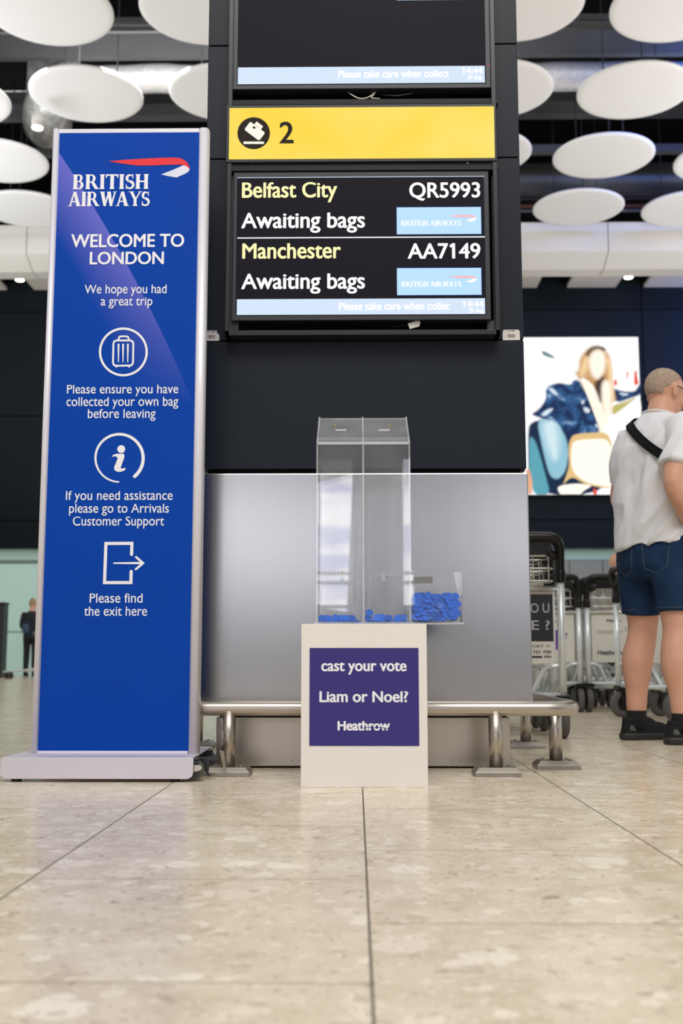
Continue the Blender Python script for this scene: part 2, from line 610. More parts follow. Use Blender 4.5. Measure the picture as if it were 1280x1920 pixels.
# serifed capitals (unit cap height) for the airline name on the banner and screens
def serif_word(bm, word, x0, x1, yb, cap, Y, dy=-.0008, w=.2, sp=.06):
    s_ = .04
    def stem(x, ww=w, z0=0, z1=1):
        return [[(x, z0), (x - s_, z0 - 0), (x - s_, z0 + .03), (x, z0 + .12), (x, z1 - .12), (x - s_, z1 - .03), (x - s_, z1), (x + ww + s_, z1), (x + ww + s_, z1 - .03), (x + ww, z1 - .12), (x + ww, z0 + .12), (x + ww + s_, z0 + .03), (x + ww + s_, z0)]]
    def halfring(x, zc, rx, rz, ti, to=.075):
        out = []
        n = 10
        A = [(x + rx * math.cos(t), zc + rz * math.sin(t)) for t in [(-PI / 2 + PI * i / n) for i in range(n + 1)]]
        I = [(x + (rx - ti) * math.cos(t), zc + (rz - to) * math.sin(t)) for t in [(-PI / 2 + PI * i / n) for i in range(n + 1)]]
        for i in range(n):
            out.append([A[i], A[i + 1], I[i + 1], I[i]])
        return out
    def bar(a, b, wa, wb):
        (x, z), (u, v) = a, b
        return [[(x, z), (x + wa, z), (u + wb, v), (u, v)]]
    def rib(pts, ws):
        out = []
        P = [Vector(p) for p in pts]
        L, R = [], []
        for i, p in enumerate(P):
            d = (P[min(i + 1, len(P) - 1)] - P[max(i - 1, 0)]).normalized()
            n = Vector((-d.y, d.x))
            L.append(p + n * ws[i] / 2)
            R.append(p - n * ws[i] / 2)
        for i in range(len(P) - 1):
            out.append([tuple(L[i]), tuple(L[i + 1]), tuple(R[i + 1]), tuple(R[i])])
        return out
    def rect(x, u, z, v):
        return [[(x, z), (u, z), (u, v), (x, v)]]
    def G(ch):
        if ch == 'B':
            return stem(.05) + rect(.2, .42, .92, 1) + rect(.2, .42, .49, .56) + rect(.2, .45, 0, .08) + halfring(.4, .755, .22, .245, .17) + halfring(.42, .28, .27, .28, .19), .74
        if ch == 'R':
            return stem(.05) + rect(.2, .42, .92, 1) + rect(.2, .42, .44, .52) + halfring(.4, .72, .25, .28, .18) + [[(.36, .46), (.58, .46), (.86, 0), (.62, 0)], [(.6, 0), (.92, 0), (.92, .03), (.74, .1)]], .86
        if ch == 'I':
            return stem(.05), .32
        if ch == 'T':
            return stem(.3)[:1] + rect(.0, .8, .9, 1) + [[(.0, .76), (.05, .76), (.1, .9), (.0, .9)], [(.8, .76), (.75, .76), (.7, .9), (.8, .9)]], .8
        if ch == 'S':
            pts, ws = [], []
            for t in range(9):
                a = math.radians(40 + 230 * t / 8)
                pts.append((.31 + .2 * math.cos(a), .73 + .215 * math.sin(a)))
                ws.append(.08 + .1 * math.sin(PI * t / 9) ** 2)
            q, v = [], []
            for t in range(9):
                a = math.radians(80 - 230 * t / 8)
                q.append((.3 + .23 * math.cos(a), .27 + .235 * math.sin(a)))
                v.append(.19 - .1 * t / 8)
            return rib(pts + q, ws + v) + [[(.47, .7), (.52, .7), (.52, 1), (.48, .98)], [(.06, .32), (.1, .32), (.13, .03), (.06, 0)]], .6
        if ch == 'H':
            return stem(.05) + stem(.57) + rect(.2, .6, .46, .56), .86
        if ch == 'A':
            return bar((.07, 0), (.36, 1), .11, .1) + bar((.59, 0), (.34, 1), .26, .2) + rect(.2, .66, .28, .36) + rect(-.03, .26, 0, .035) + rect(.55, .93, 0, .035), .9
        if ch == 'W':
            return bar((.26, 0), (.02, 1), .18, .26) + bar((.28, 0), (.56, 1), .12, .1) + bar((.70, 0), (.48, 1), .18, .26) + bar((.72, 0), (1.0, 1), .12, .1) + rect(-.03, .33, .965, 1) + rect(.9, 1.16, .965, 1), 1.1
        if ch == 'Y':
            return bar((.32, .45), (.03, 1), .2, .22) + bar((.4, .45), (.72, 1), .1, .1) + rect(.32, .52, .1, .46) + rect(.25, .59, 0, .05) + rect(.3, .54, .05, .1) + rect(-.04, .32, .965, 1) + rect(.62, .9, .965, 1), .82
        return [], .25
    polys, x = [], 0
    for ch in word:
        g, adv = G(ch)
        polys += [[(px + x, pz) for px, pz in p] for p in g]
        x += adv + sp * (.35 if ch in 'AWY' else 1)
    l = min(p[0] for q in polys for p in q)
    r = max(p[0] for q in polys for p in q)
    X0, Z0 = XZ(x0, yb, Y)
    X1 = XZ(x1, yb, Y)[0]
    H = XZ(x0, yb - cap, Y)[1] - Z0
    for i, q in enumerate(polys):
        flat(bm, [(X0 + (a - l) * (X1 - X0) / (r - l), Z0 + c * H) for a, c in q], Y + dy - .00002 * (i % 7))

# ------------------------------------------------------------------ palette
STEEL = None
def steel(name, rgb, rough, scale, stretch, var=.05):
    m = mat(name, rgb, rough, 1.0, var, scale, stretch=stretch)
    return m
M_panel = steel('brushed_steel_panel', (170, 170, 168), .22, 60, (1, 1, .03))
_nt = M_panel.node_tree
_vo = _nt.nodes.new('ShaderNodeTexVoronoi')
_vo.inputs['Scale'].default_value = 17
_tc = _nt.nodes.new('ShaderNodeTexCoord')
_nt.links.new(_tc.outputs['Object'], _vo.inputs['Vector'])
_lt = _nt.nodes.new('ShaderNodeMath')
_lt.operation = 'LESS_THAN'
_lt.inputs[1].default_value = .034
_nt.links.new(_vo.outputs['Distance'], _lt.inputs[0])
_pb = _nt.nodes['Principled BSDF']
_mx = _nt.nodes.new('ShaderNodeMix')
_mx.data_type = 'RGBA'
_nt.links.new(_lt.outputs[0], _mx.inputs[0])
_nt.links.new(_pb.inputs['Base Color'].links[0].from_socket, _mx.inputs[6])
_mx.inputs[7].default_value = (.08, .08, .09, 1)
_nt.links.new(_mx.outputs[2], _pb.inputs['Base Color'])
M_kick = steel('brushed_steel_kickplate', (176, 168, 156), .3, 60, (.03, 1, 1))
M_rail = steel('satin_steel_tube', (184, 176, 166), .33, 40, (1, 1, 1), .04)
M_foot = steel('cast_steel_foot', (160, 154, 145), .42, 60, (1, 1, 1), .1)
M_clad = mat('dark_slate_cladding', (24, 30, 40), .4, 0, .1, 4, spec=.2)
M_black = mat('matt_black_metal', (14, 14, 16), .5, 0, .1, 20, spec=.3)
M_gap = mat('black_shadow_gap_core', (8, 8, 9), .8, 0, .1, 20, spec=.2)
M_frame = mat('black_powder_coat', (24, 25, 29), .35, 0, .1, 20)
M_bezel = mat('screen_bezel_black', (38, 40, 48), .4, 0, .05, 30)
M_alu = mat('satin_aluminium', (224, 222, 230), .32, .2, .03, 40, stretch=(1, 1, .02))
M_basealu = mat('painted_silver_base', (214, 208, 218), .4, .25, .06, 8, stretch=(.2, 1, 1))
M_white = mat('white_board', (232, 227, 221), .45, 0, .015, 5, spec=.4)
M_text = mat('white_print', (238, 238, 244), .6, 0, .01, 10, spec=.3)
M_red = mat('red_print', (226, 52, 62), .6, 0, .03, 10, spec=.3)
M_purple = mat('purple_vinyl', (54, 47, 122), .5, 0, .05, 250, spec=.35)
M_blueT = mat('blue_plastic_token', (8, 108, 228), .35, 0, .05, 60, spec=.2)
_nt = M_blueT.node_tree
_oi = _nt.nodes.new('ShaderNodeObjectInfo')  # brightness varies per token: tilt shading put into the colour
_hs = _nt.nodes.new('ShaderNodeHueSaturation')
_mr = _nt.nodes.new('ShaderNodeMapRange')
_mr.inputs['To Min'].default_value = .62
_mr.inputs['To Max'].default_value = 1.0
_pb = _nt.nodes['Principled BSDF']
_nt.links.new(_oi.outputs['Random'], _mr.inputs['Value'])
_nt.links.new(_mr.outputs[0], _hs.inputs['Value'])
_nt.links.new(_pb.inputs['Base Color'].links[0].from_socket, _hs.inputs['Color'])
_nt.links.new(_hs.outputs[0], _pb.inputs['Base Color'])
M_tyre = mat('grey_rubber_tyre', (84, 82, 80), .6, 0, .1, 40)
M_chrome = mat('trolley_zinc_tube', (222, 228, 229), .32, .45, .05, 30)
M_wire = mat('trolley_wire', (214, 212, 204), .3, .8, .05, 30)
M_plas = mat('black_moulded_plastic', (13, 12, 12), .32, 0, .1, 30, spec=.35)
M_disc = mat('white_acoustic_disc', (236, 236, 238), .7, 0, .012, 1.5, spec=.2)
M_foil = mat('crinkled_silver_foil', (235, 235, 240), .42, .5, .3, 11, bump=1.0)
M_galv = mat('galvanised_duct', (86, 87, 88), .45, .5, .15, 5)
M_beam = mat('grey_painted_beam', (74, 75, 78), .6, 0, .15, 3)
M_beamd = mat('dark_painted_beam', (34, 34, 37), .6, 0, .2, 3)
M_void = mat('black_void_soffit', (12, 12, 13), .9, 0, .3, 1, spec=.1)
M_sof = mat('offwhite_soffit', (222, 219, 214), .65, 0, .02, 2)
M_slat = mat('white_ceiling_plank', (214, 210, 204), .6, 0, .02, 2)
M_wallD = mat('charcoal_wall_panel', (21, 27, 32), .5, 0, .15, 1.5, spec=.08)
M_mint = mat('mint_glass_wall', (202, 238, 229), .22, 0, .03, .6)
M_gtile = mat('grey_wall_tile', (128, 130, 126), .5, 0, .05, 2)

# ================================================================== THE SETTING
bm = B()
box(bm, -20, 20, -14, 27, -.1, 0)
structure(finish('floor', bm, floor_material()))
WY = 26.0
zmint = XZ(1000, 1029, WY)[1]
ztop = XZ(1000, 541, WY)[1]
bm = B()
box(bm, -20, 20, WY + .1, WY + .3, 0, zmint + .3)
structure(finish('wall_back', bm, M_mint))
bm = B()
for x in np.arange(-19.2, 19.2, 2.4):                      # joints between the glass wall panels
    box(bm, x - .02, x + .02, WY + .08, WY + .1, 0, zmint)
zj = XZ(40, 1052, WY)[1]
box(bm, -20, 20, WY + .08, WY + .1, zj - .05, zj + .03)
box(bm, -20, 20, WY + .08, WY + .1, 1.0, 1.02)
structure(finish('trim_1', bm, mat('wall_joint_grey', (116, 140, 134), .6)))
bm = B()
xs = [-20, -13, -9.2, -5.4, -1.6, 2.2, XZ(1200, 600, WY)[0], 10.4, 14, 20]
zs = [zmint, XZ(1000, 976, WY)[1], XZ(1000, 780, WY)[1], XZ(1000, 585, WY)[1], ztop + .2]
for i in range(len(xs) - 1):
    for j in range(len(zs) - 1):
        box(bm, xs[i] + .012, xs[i + 1] - .012, WY - .15, WY, zs[j] + .012, zs[j + 1] - .012)
structure(finish('wall_back_upper', bm, M_wallD))
bm = B()
box(bm, -20, 20, WY - .02, WY + .1, zmint + .02, 14)
structure(finish('trim_2', bm, M_void))
# grey tiled partition low on the right, in front of the mint wall
bm = B()
z = XZ(1080, 1051, 25)[1]
x = XZ(992, 1060, 25)[0]
xx = x - .6
while xx < 19:
    box(bm, xx + .01, xx + .74, 25, 25.25, 0, z)
    xx += .75
structure(finish('trim_3', bm, M_gtile))
# ceiling: black void slab, off-white soffit beam, plank strip
bm = B()
box(bm, -20, 20, 8, 27, 15.0, 15.2)
structure(finish('ceiling', bm, M_void))
SY = 23.2
zb = XZ(640, 491, SY)[1]
zk = XZ(640, 473, SY)[1]
zt = XZ(640, 419, SY)[1]
bm = B()
prof = [(SY + .55, zb), (SY, zk), (SY, zt), (SY + 1.0, zt), (SY + 1.0, zb)]
cuts = sorted([-20, -11.5, -2.0, XZ(50, 450, SY)[0], XZ(1140, 450, SY)[0], 11.5, 20])
for i in range(len(cuts) - 1):
    a = [bm.verts.new((cuts[i] + .01, p[0], p[1])) for p in prof]
    c = [bm.verts.new((cuts[i + 1] - .01, p[0], p[1])) for p in prof]
    bm.faces.new(a)
    bm.faces.new(c[::-1])
    for k in range(5):
        bm.faces.new((a[k], c[k], c[(k + 1) % 5], a[(k + 1) % 5]))
structure(finish('trim_4', bm, M_sof))
zp = XZ(640, 541, WY - .16)[1]
bm = B()
for (xa, xb) in ((940, 1005), (1062, 1152), (1205, 1300), (1345, 1430), (62, 200), (240, 400), (480, 600), (-170, 10), (700, 860)):
    X0, X1 = atZ(xa, 541, zp).x, atZ(xb, 541, zp).x
    box(bm, X0, X1, SY + .55, WY - .02, zp, zp + .08)
structure(finish('trim_5', bm, M_slat))
bm = B()
for yy in (24.3, 25.4):
    box(bm, -20, 20, yy, yy + .12, zp + .35, zp + .5)
box(bm, -20, 20, SY + .5, WY + .1, zp + 1.4, zp + 1.5)
structure(finish('trim_6', bm, M_beamd))

# tall daylight windows in the far side of the hall behind the photographer
M_sky = bpy.data.materials.new('daylight_glazing')
M_sky.use_nodes = True
_nt = M_sky.node_tree
_b = _nt.nodes['Principled BSDF']
_b.inputs['Base Color'].default_value = (.1, .1, .1, 1)
_b.inputs['Emission Strength'].default_value = 6.5
_tc = _nt.nodes.new('ShaderNodeTexCoord')
_nz = _nt.nodes.new('ShaderNodeTexNoise')
_nz.inputs['Scale'].default_value = 1.0
_mp = _nt.nodes.new('ShaderNodeMapping')
_mp.inputs['Scale'].default_value = (.6, 1, 2.6)
_rp = _nt.nodes.new('ShaderNodeValToRGB')
_rp.color_ramp.elements[0].position = .42
_rp.color_ramp.elements[1].position = .55
_rp.color_ramp.elements[0].color = (.5, .5, .72, 1)
_rp.color_ramp.elements[1].color = (1, 1, 1, 1)
_nt.links.new(_tc.outputs['Object'], _mp.inputs['Vector'])
_nt.links.new(_mp.outputs['Vector'], _nz.inputs['Vector'])
_nt.links.new(_nz.outputs['Fac'], _rp.inputs[0])
_nt.links.new(_rp.outputs[0], _b.inputs['Emission Color'])
bm = B()
for (x0, x1, z0, z1) in ((-20, 20, 0, 1.2), (-20, 20, 3.8, 5.2), (-20, -6.25, 1.2, 3.8), (-3.55, -3.35, 1.2, 3.8), (-.85, -.7, 1.2, 3.8), (-.02, .76, 1.2, 3.8), (1.01, 1.91, 1.2, 3.8), (4.44, 20, 1.2, 3.8)):
    box(bm, x0, x1, -12.3, -12.06, z0, z1)
structure(finish('wall_front', bm, mat('dim_grey_wall', (62, 62, 66), .7)))
M_sky2 = M_sky.copy()
M_sky2.name = 'dimmed_glazing'  # copy with a weaker glow, softens the hot spot on the steel panel
M_sky2.node_tree.nodes['Principled BSDF'].inputs['Emission Strength'].default_value = 3.4
for i, (x0, x1) in enumerate(((-6.2, -3.6), (-3.3, -.9), (-.66, -.06), (.80, .97), (1.95, 4.4))):
    bm = B()
    if i == 2:                      # opening skewed so that its reflection in the clear box slants
        prism(bm, [(x0, 1.25), (x1 - .10, 1.16), (x1, 3.5), (x0, 3.34)], -12.05, -12)
    else:
        box(bm, x0, x1, -12.05, -12, 1.25, 3.75)
    wo = structure(finish('window_%d' % (i + 1), bm, M_sky if i in (2, 3) else M_sky2))
    bm = B()
    for zz in (1.22, 1.62, 1.78, 3.75):
        box(bm, x0 - .03, x1 + .03, -12, -11.95, zz, zz + .05)
    for xx in (x0 - .04, x1):
        box(bm, xx, xx + .04, -12, -11.95, 1.22, 3.8)
    fo = finish('window_frame', bm, M_frame, wo)

# ================================================================== BAGGAGE HALL COLUMN WITH DISPLAYS
XL, XR = -.540, .592
YC = 3.80                         # steel face
YU = 3.812                        # dark cladding face
YH = 3.745                        # front of the screen housing
YS = 3.757                        # screen glass
zcut = XZ(700, 887, YC)[1]
zgap = XZ(700, 880, YU)[1]
zlow = XZ(700, 1318, YC)[1]
zlip = XZ(690, 638, YU)[1]
ZT = 3.6
column = thing('display_column', 'tall slate-dark column with brushed steel lower panel holding the arrival screens', 'column', ((XL + XR) / 2, 4.2, 0))
bm = B()
box(bm, XL + .02, XR - .02, YU + .02, 4.55, zlow + .01, ZT)
finish('core', bm, M_gap, column)
zA = XZ(976, 295, YU)[1]
zB = XZ(966, 82, YU)[1]
hx0, hx1 = XZ(419, 400, YH)[0], XZ(940, 400, YH)[0]
g = .0022
def clad(x0, x1, z0, z1):
    b_ = B()
    box(b_, x0, x1, YU, YU + .03, z0 + g, z1 - g)
    return finish('cladding_panel', b_, M_clad, column, bevel=.002)
clad(XL, XR, zgap, zlip - .001)
for (z0, z1) in ((zlip, zA), (zA, zB), (zB, ZT)):
    clad(XL, hx0 + .012, z0, z1)
    clad(hx1 - .012, XR, z0, z1)
for xs_ in ((XL, XL + .02), (XR - .02, XR)):
    bm = B()
    box(bm, xs_[0], xs_[1], YU + .032, 4.56, zgap, ZT)
    finish('side_cladding', bm, M_clad, column)
bm = B()
box(bm, XL + .003, XR + .003, YC, 4.56, zlow, zcut)
finish('steel_panel', bm, M_panel, column, bevel=.004, label='brushed stainless steel lower panel')
kx0, kx1 = XZ(405, 1390, 3.86)[0], XZ(957, 1390, 3.86)[0]
bm = B()
kz0, kz1 = XZ(640, 1437, 3.86)[1], XZ(640, 1345, 3.86)[1]
box(bm, kx0, kx1, 3.86, 4.5, kz0, kz1)
finish('kick_plate', bm, M_kick, column, bevel=.003)
bm = B()
box(bm, kx0 + .01, kx1 - .01, 3.875, 4.48, 0, zlow + .02)
finish('plinth', bm, M_gap, column)
bm = B()
for px_ in (451, 548, 846, 862):
    X, Z = XZ(px_, 1426, 3.86)
    cyl(bm, (X, 3.858, Z), (0, 1, 0), .004, .005, 10)
finish('screw', bm, M_foot, column)
# --- screen housing: channel frame around the two screens and the number sign
housing = B()
o_l, o_r = XZ(421, 628, YH)[0], XZ(938, 628, YH)[0]
ow = .016
box(housing, o_l, o_l + ow, YH, YU + .02, zlip, ZT)
box(housing, o_r - ow, o_r, YH, YU + .02, zlip, ZT)
box(housing, o_l, o_r, YH, YU + .02, zlip, zlip + .017)
hz = finish('screen_housing', housing, M_frame, column, bevel=.0015, label='black channel frame around the screens')
bm = B()
for (ya, yb) in ((186, 195), (303, 319)):
    boxpx(bm, 426, ya, 934, yb, YH + .006, YU + .02)
finish('cross_bar', bm, M_black, hz)
bm = B()
for px_ in (474, 876):
    X, Z = XZ(px_, 306, YH + .006)
    cyl(bm, (X, YH + .005, Z), (0, 1, 0), .003, .004, 10)
finish('screw', bm, M_foot, hz)
bm = B()
for px_ in (433.5, 925.5):
    boxpx(bm, px_ - 1.6, 330, px_ + 1.6, 620, YS + .014, YS + .03)
boxpx(bm, 430, 601, 447, 619, YS + .03, YS + .034)
boxpx(bm, 913, 601, 929, 619, YS + .03, YS + .034)
finish('mounting_bracket', bm, M_galv, hz, label='bare metal brackets beside the screen')

def screen(label, pxb, pxa, loc_px):
    s = thing('arrivals_screen', label, 'screen', atY(loc_px[0], pxb[3], YS))
    b_ = B()
    boxpx(b_, pxb[0], pxb[1], pxb[2], pxb[3], YS, YS + .05)
    finish('bezel', b_, M_bezel, s, bevel=.002)
    b_ = B()
    rect_px(b_, pxa[0], pxa[1], pxa[2], pxa[3], YS, -.0012)
    p = finish('display_panel', b_, emat('lcd_black', (26, 24, 34), .8), s, auto=False)
    return s, p
E_white = emat('lcd_white', (255, 255, 255), 1.1)
E_yel = emat('lcd_yellow', (255, 246, 182), 1.05)
E_sky = emat('lcd_sky_blue', (190, 228, 255), 1.0)
E_bar = emat('lcd_ticker_bar', (216, 232, 252), 1.0)
E_line = emat('lcd_pale_line', (196, 210, 226), 1.0)
E_pink = emat('lcd_pink', (250, 190, 196), 1.0)
E_navy = emat('lcd_navy', (14, 34, 96), .9)
D1, D2, D3 = -.0020, -.0026, -.0032
def speedmark(bm, bx, pts, Y, dy):
    poly_px(bm, pts, Y, dy)
def ba_tile(parent, x0, y0, x1, y1):
    b_ = B()
    rect_px(b_, x0 - 1, y0 - 1.5, x1 + 1.2, y1 + 1.5, YS, D1)
    t = finish('logo_tile', b_, [E_navy, E_sky], parent, auto=False)
    b_ = B()
    rect_px(b_, x0, y0, x1, y1, YS, D2)
    finish('logo_field', b_, E_sky, t, auto=False)
    ww, hh = x1 - x0, y1 - y0
    b_ = B()
    serif_word(b_, 'BRITISH AIRWAYS', x0 + .053 * ww, x0 + .765 * ww, y0 + .695 * hh, .19 * hh, YS, D3, w=.24)
    finish('lettering', b_, E_white, t, auto=False)
    b_ = B()
    poly_px(b_, [(x0 + a * ww, y0 + c * hh) for a, c in ((.6, .315), (.75, .29), (.88, .285), (.925, .32), (.94, .4), (.9, .375), (.72, .375))], YS, D3)
    finish('ribbon_mark', b_, E_pink, t, auto=False)
    b_ = B()
    poly_px(b_, [(x0 + a * ww, y0 + c * hh) for a, c in ((.82, .505), (.9, .41), (.935, .375), (.945, .44), (.92, .5), (.88, .55))], YS, D3)
    finish('ribbon_tail', b_, E_white, t, auto=False)
s1, p1 = screen('lower arrivals screen showing Belfast City and Manchester awaiting bags', (436, 321, 918, 600), (443, 330.5, 909, 591), (677, 600))
b_ = B()
rect_px(b_, 445, 331.5, 908, 333, YS, D1)
finish('divider_line', b_, E_line, p1, auto=False)
b_ = B()
rect_px(b_, 445, 444.6, 908.5, 446.6, YS, D1)
finish('divider_line', b_, E_white, p1, auto=False)
BD = .022
for s_, x0, x1, yb, mm in (('Belfast City', 453.5, 632, 371, E_yel), ('QR5993', 767, 900, 371, E_white), ('Awaiting bags', 452, 684, 428, E_white),
                           ('Manchester', 454, 639, 485, E_yel), ('AA7149', 764, 900.5, 485, E_white), ('Awaiting bags', 452, 684, 542, E_white)):
    lettering(p1, s_, x0, x1, yb, 27.5, YS, mm, BD, D2)
ba_tile(p1, 743.5, 389, 901.5, 439.5)
ba_tile(p1, 744, 503, 902, 553.5)
def ticker(p, x0, y0, x1, y1, msg, a0, a1, base, cl, cb, d0, d1, db):
    b_ = B()
    rect_px(b_, x0, y0, x1, y1, YS, D1)
    t = finish('ticker_bar', b_, E_bar, p, auto=False)
    lettering(t, msg, a0, a1, base, 13, YS, E_white, .03, D2)
    lettering(t, '14:44', cl[0], cl[1], cb, 12, YS, E_white, .022, D2)
    lettering(t, '29 Aug', d0, d1, db, 7, YS, E_white, .03, D2)
ticker(p1, 444, 560.5, 909, 590, 'Please take care when collec', 635, 843, 581.5, (867, 906), 576.5, 878, 906, 586.5)
s2, p2 = screen('upper dark arrivals screen above the yellow number sign', (432, -75, 920, 166), (446, -66, 909, 158), (677, 166))
ticker(p2, 446, 125.5, 908.5, 157, 'Please take care when collect', 634, 842, 146.5, (866, 904), 139, 876, 903, 149.5)
b_ = B()
rect_px(b_, 743, -50, 893, 0.6, YS, D1)
finish('logo_tile', b_, E_sky, p2, auto=False)
b_ = B()
X, Z = XZ(915, 121, YS)
ellipsoid(b_, (X, YS - .001, Z), (.002, .0015, .002), seg=8, rings=6)
finish('standby_light', b_, emat('red_led', (255, 60, 50), 2), s2)
# --- yellow belt-number sign
sign = thing('belt_number_sign', 'yellow backlit sign with bag symbol and number two between the screens', 'sign', atY(678, 302, YH))
b_ = B()
boxpx(b_, 424, 195.5, 931, 303, YH - .004, YU + .02)
finish('sign_frame', b_, M_frame, sign, bevel=.002)
YY = YH - .005
b_ = B()
rect_px(b_, 429.5, 201, 926.5, 297.5, YY)
m = emat('yellow_lightbox', (255, 222, 84), 1.0)
nt = m.node_tree
tc = nt.nodes.new('ShaderNodeTexCoord')
nz = nt.nodes.new('ShaderNodeTexNoise')
nz.inputs['Scale'].default_value = 3
rp = nt.nodes.new('ShaderNodeValToRGB')
rp.color_ramp.elements[0].position = .3
rp.color_ramp.elements[0].color = lin((255, 216, 62))
rp.color_ramp.elements[1].position = .7
rp.color_ramp.elements[1].color = lin((255, 230, 120))
nt.links.new(tc.outputs['Object'], nz.inputs['Vector'])
nt.links.new(nz.outputs['Fac'], rp.inputs[0])
nt.links.new(rp.outputs[0], nt.nodes['Principled BSDF'].inputs['Emission Color'])
face = finish('sign_face', b_, m, sign, auto=False)
E_ink = mat('black_sign_vinyl', (30, 20, 14), .6, 0, .05, 20, spec=.2)
b_ = B()
poly_px(b_, [(475.5 + 30.5 * math.cos(t * PI / 24), 250 + 30 * math.sin(t * PI / 24)) for t in range(48)], YY, -.0008)
ic = finish('bag_symbol', b_, E_ink, face, auto=False)
b_ = B()
E_w2 = emat('lit_white_symbol', (255, 250, 235), 1.0)
stroke_px(b_, [(458, 268), (493, 268)], 4.5, YY, -.0014)
cxx, cyy, an = 477, 246, math.radians(37)
def rot(pts):
    return [(cxx + a * math.cos(an) - c * math.sin(an), cyy + a * math.sin(an) + c * math.cos(an)) for a, c in pts]
poly_px(b_, rot([(-17, -7.5), (-15, -9.5), (16, -9.5), (18, -7.5), (18, 7.5), (16, 9.5), (-15, 9.5), (-17, 7.5)]), YY, -.0014)
stroke_px(b_, rot([(-6, -9), (-6, -15), (6, -15), (6, -9)]), 3.4, YY, -.0014, roundcap=False)
poly_px(b_, rot([(-4.5, -16.5), (4.5, -16.5), (7, -10), (-7, -10)]), YY, -.0015)
finish('bag_outline', b_, E_w2, ic, auto=False)
b_ = B()
poly_px(b_, rot([(-8, -5), (-3, -7.5), (-1, -4), (-6, -2)]), YY, -.0019)
finish('bag_tag', b_, E_ink, ic, auto=False)
lettering(face, '2', 523.5, 550.5, 268.5, 39, YY, E_ink, .022, -.0008)
# --- cables and stickers
def cable(label, pts, r, m, Y):
    b_ = B()
    P = []
    for x, y, dd in pts:
        q = atY(x, y, Y + dd)
        P.append(q)
    tube(b_, fillet(P, .012, 4), r, 8)
    return tag(finish('cable', b_, m, smooth=True), label, 'cable')
M_cab = mat('cream_cable', (214, 206, 190), .5)
cable('white cable looping under the upper screen', [(650, 172, .03), (664, 181, .0), (676, 186, 0), (690, 183, 0), (700, 176, .02), (694, 168, .03)], .0022, M_cab, YS + .004)
cable('thin white cable end hanging beside the looped cable above the yellow sign', [(706, 168, .03), (700, 178, .0), (694, 184, 0), (712, 185, .004)], .0018, M_cab, YS + .002)
cable('black lead drooping right of the white cables above the yellow sign', [(716, 178, .01), (744, 180, 0), (770, 176, .004), (783, 168, .03)], .0022, mat('black_cable', (30, 30, 32), .4), YS + .004)
tg = thing('cable_tag', 'small white tag on a wire end below the lower screen', 'tag', atY(777, 613, YS + .015))
b_ = B()
stroke_px(b_, [(764, 609), (789, 606)], .1, YS, roundcap=False)
b_.free()
b_ = B()
Pq = [XZ(x, y, YS + .014) for x, y in ((764, 606), (783, 601), (788, 603), (786, 612), (768, 617))]
prism(b_, Pq, YS + .014, YS + .018)
finish('tag_plate', b_, mat('tag_white', (206, 206, 196), .5), tg, bevel=.001)
b_ = B()
tube(b_, fillet([atY(765, 610, YS + .016), atY(740, 612, YS + .02), atY(700, 610, YS + .03)], .02, 4), .0012, 6)
finish('wire', b_, M_black, tg)
def sticker(label, x0, y0, x1, y1, bars, notch):
    Y = YU - .0006
    s = thing('barcode_sticker', label, 'sticker', atY((x0 + x1) / 2, y1, Y))
    b_ = B()
    poly_px(b_, notch, Y)
    p = finish('sticker_sheet', b_, mat('sticker_white', (206, 202, 198), .5), s, auto=False)
    b_ = B()
    x = bars[0]
    i = 0
    while x < bars[1]:
        wd = (.9, .5, 1.4, .6, 1.1)[i % 5]
        rect_px(b_, x, bars[2], x + wd, bars[3], Y, -.0005)
        x += wd + (.7, 1.0, .6)[i % 3]
        i += 1
    text_px(b_, 'A B asset', bars[0], bars[1], y0 + 4, 2.2, Y, .01, -.0005)
    b_.free()
    b_ = B()
    x = bars[0]
    i = 0
    while x < bars[1]:
        wd = (.9, .5, 1.4, .6, 1.1)[i % 5]
        rect_px(b_, x, bars[2], x + wd, bars[3], Y, -.0005)
        x += wd + (.7, 1.0, .6)[i % 3]
        i += 1
    for a, c in ((bars[0] - 1, bars[0] + 1), (bars[0] + 3, bars[0] + 5), (bars[0] + 7, bars[1])):
        rect_px(b_, a, y0 + 1.6, c, y0 + 3.2, Y, -.0005)
    finish('barcode', b_, mat('barcode_ink', (50, 50, 54), .6), p, auto=False)
sticker('white barcode sticker on column left of the screens', 386, 620, 411, 639, (390, 403, 628, 635), [(386, 620), (407, 620), (406.5, 624), (409, 626), (411, 628), (411, 639), (388, 639), (386, 637.5)])
sticker('white barcode sticker on column right of the screens', 942, 618, 974, 638, (951, 965, 626.5, 633), [(942, 622), (944, 618.3), (971, 618), (974, 621), (974.5, 637.5), (942, 638)])

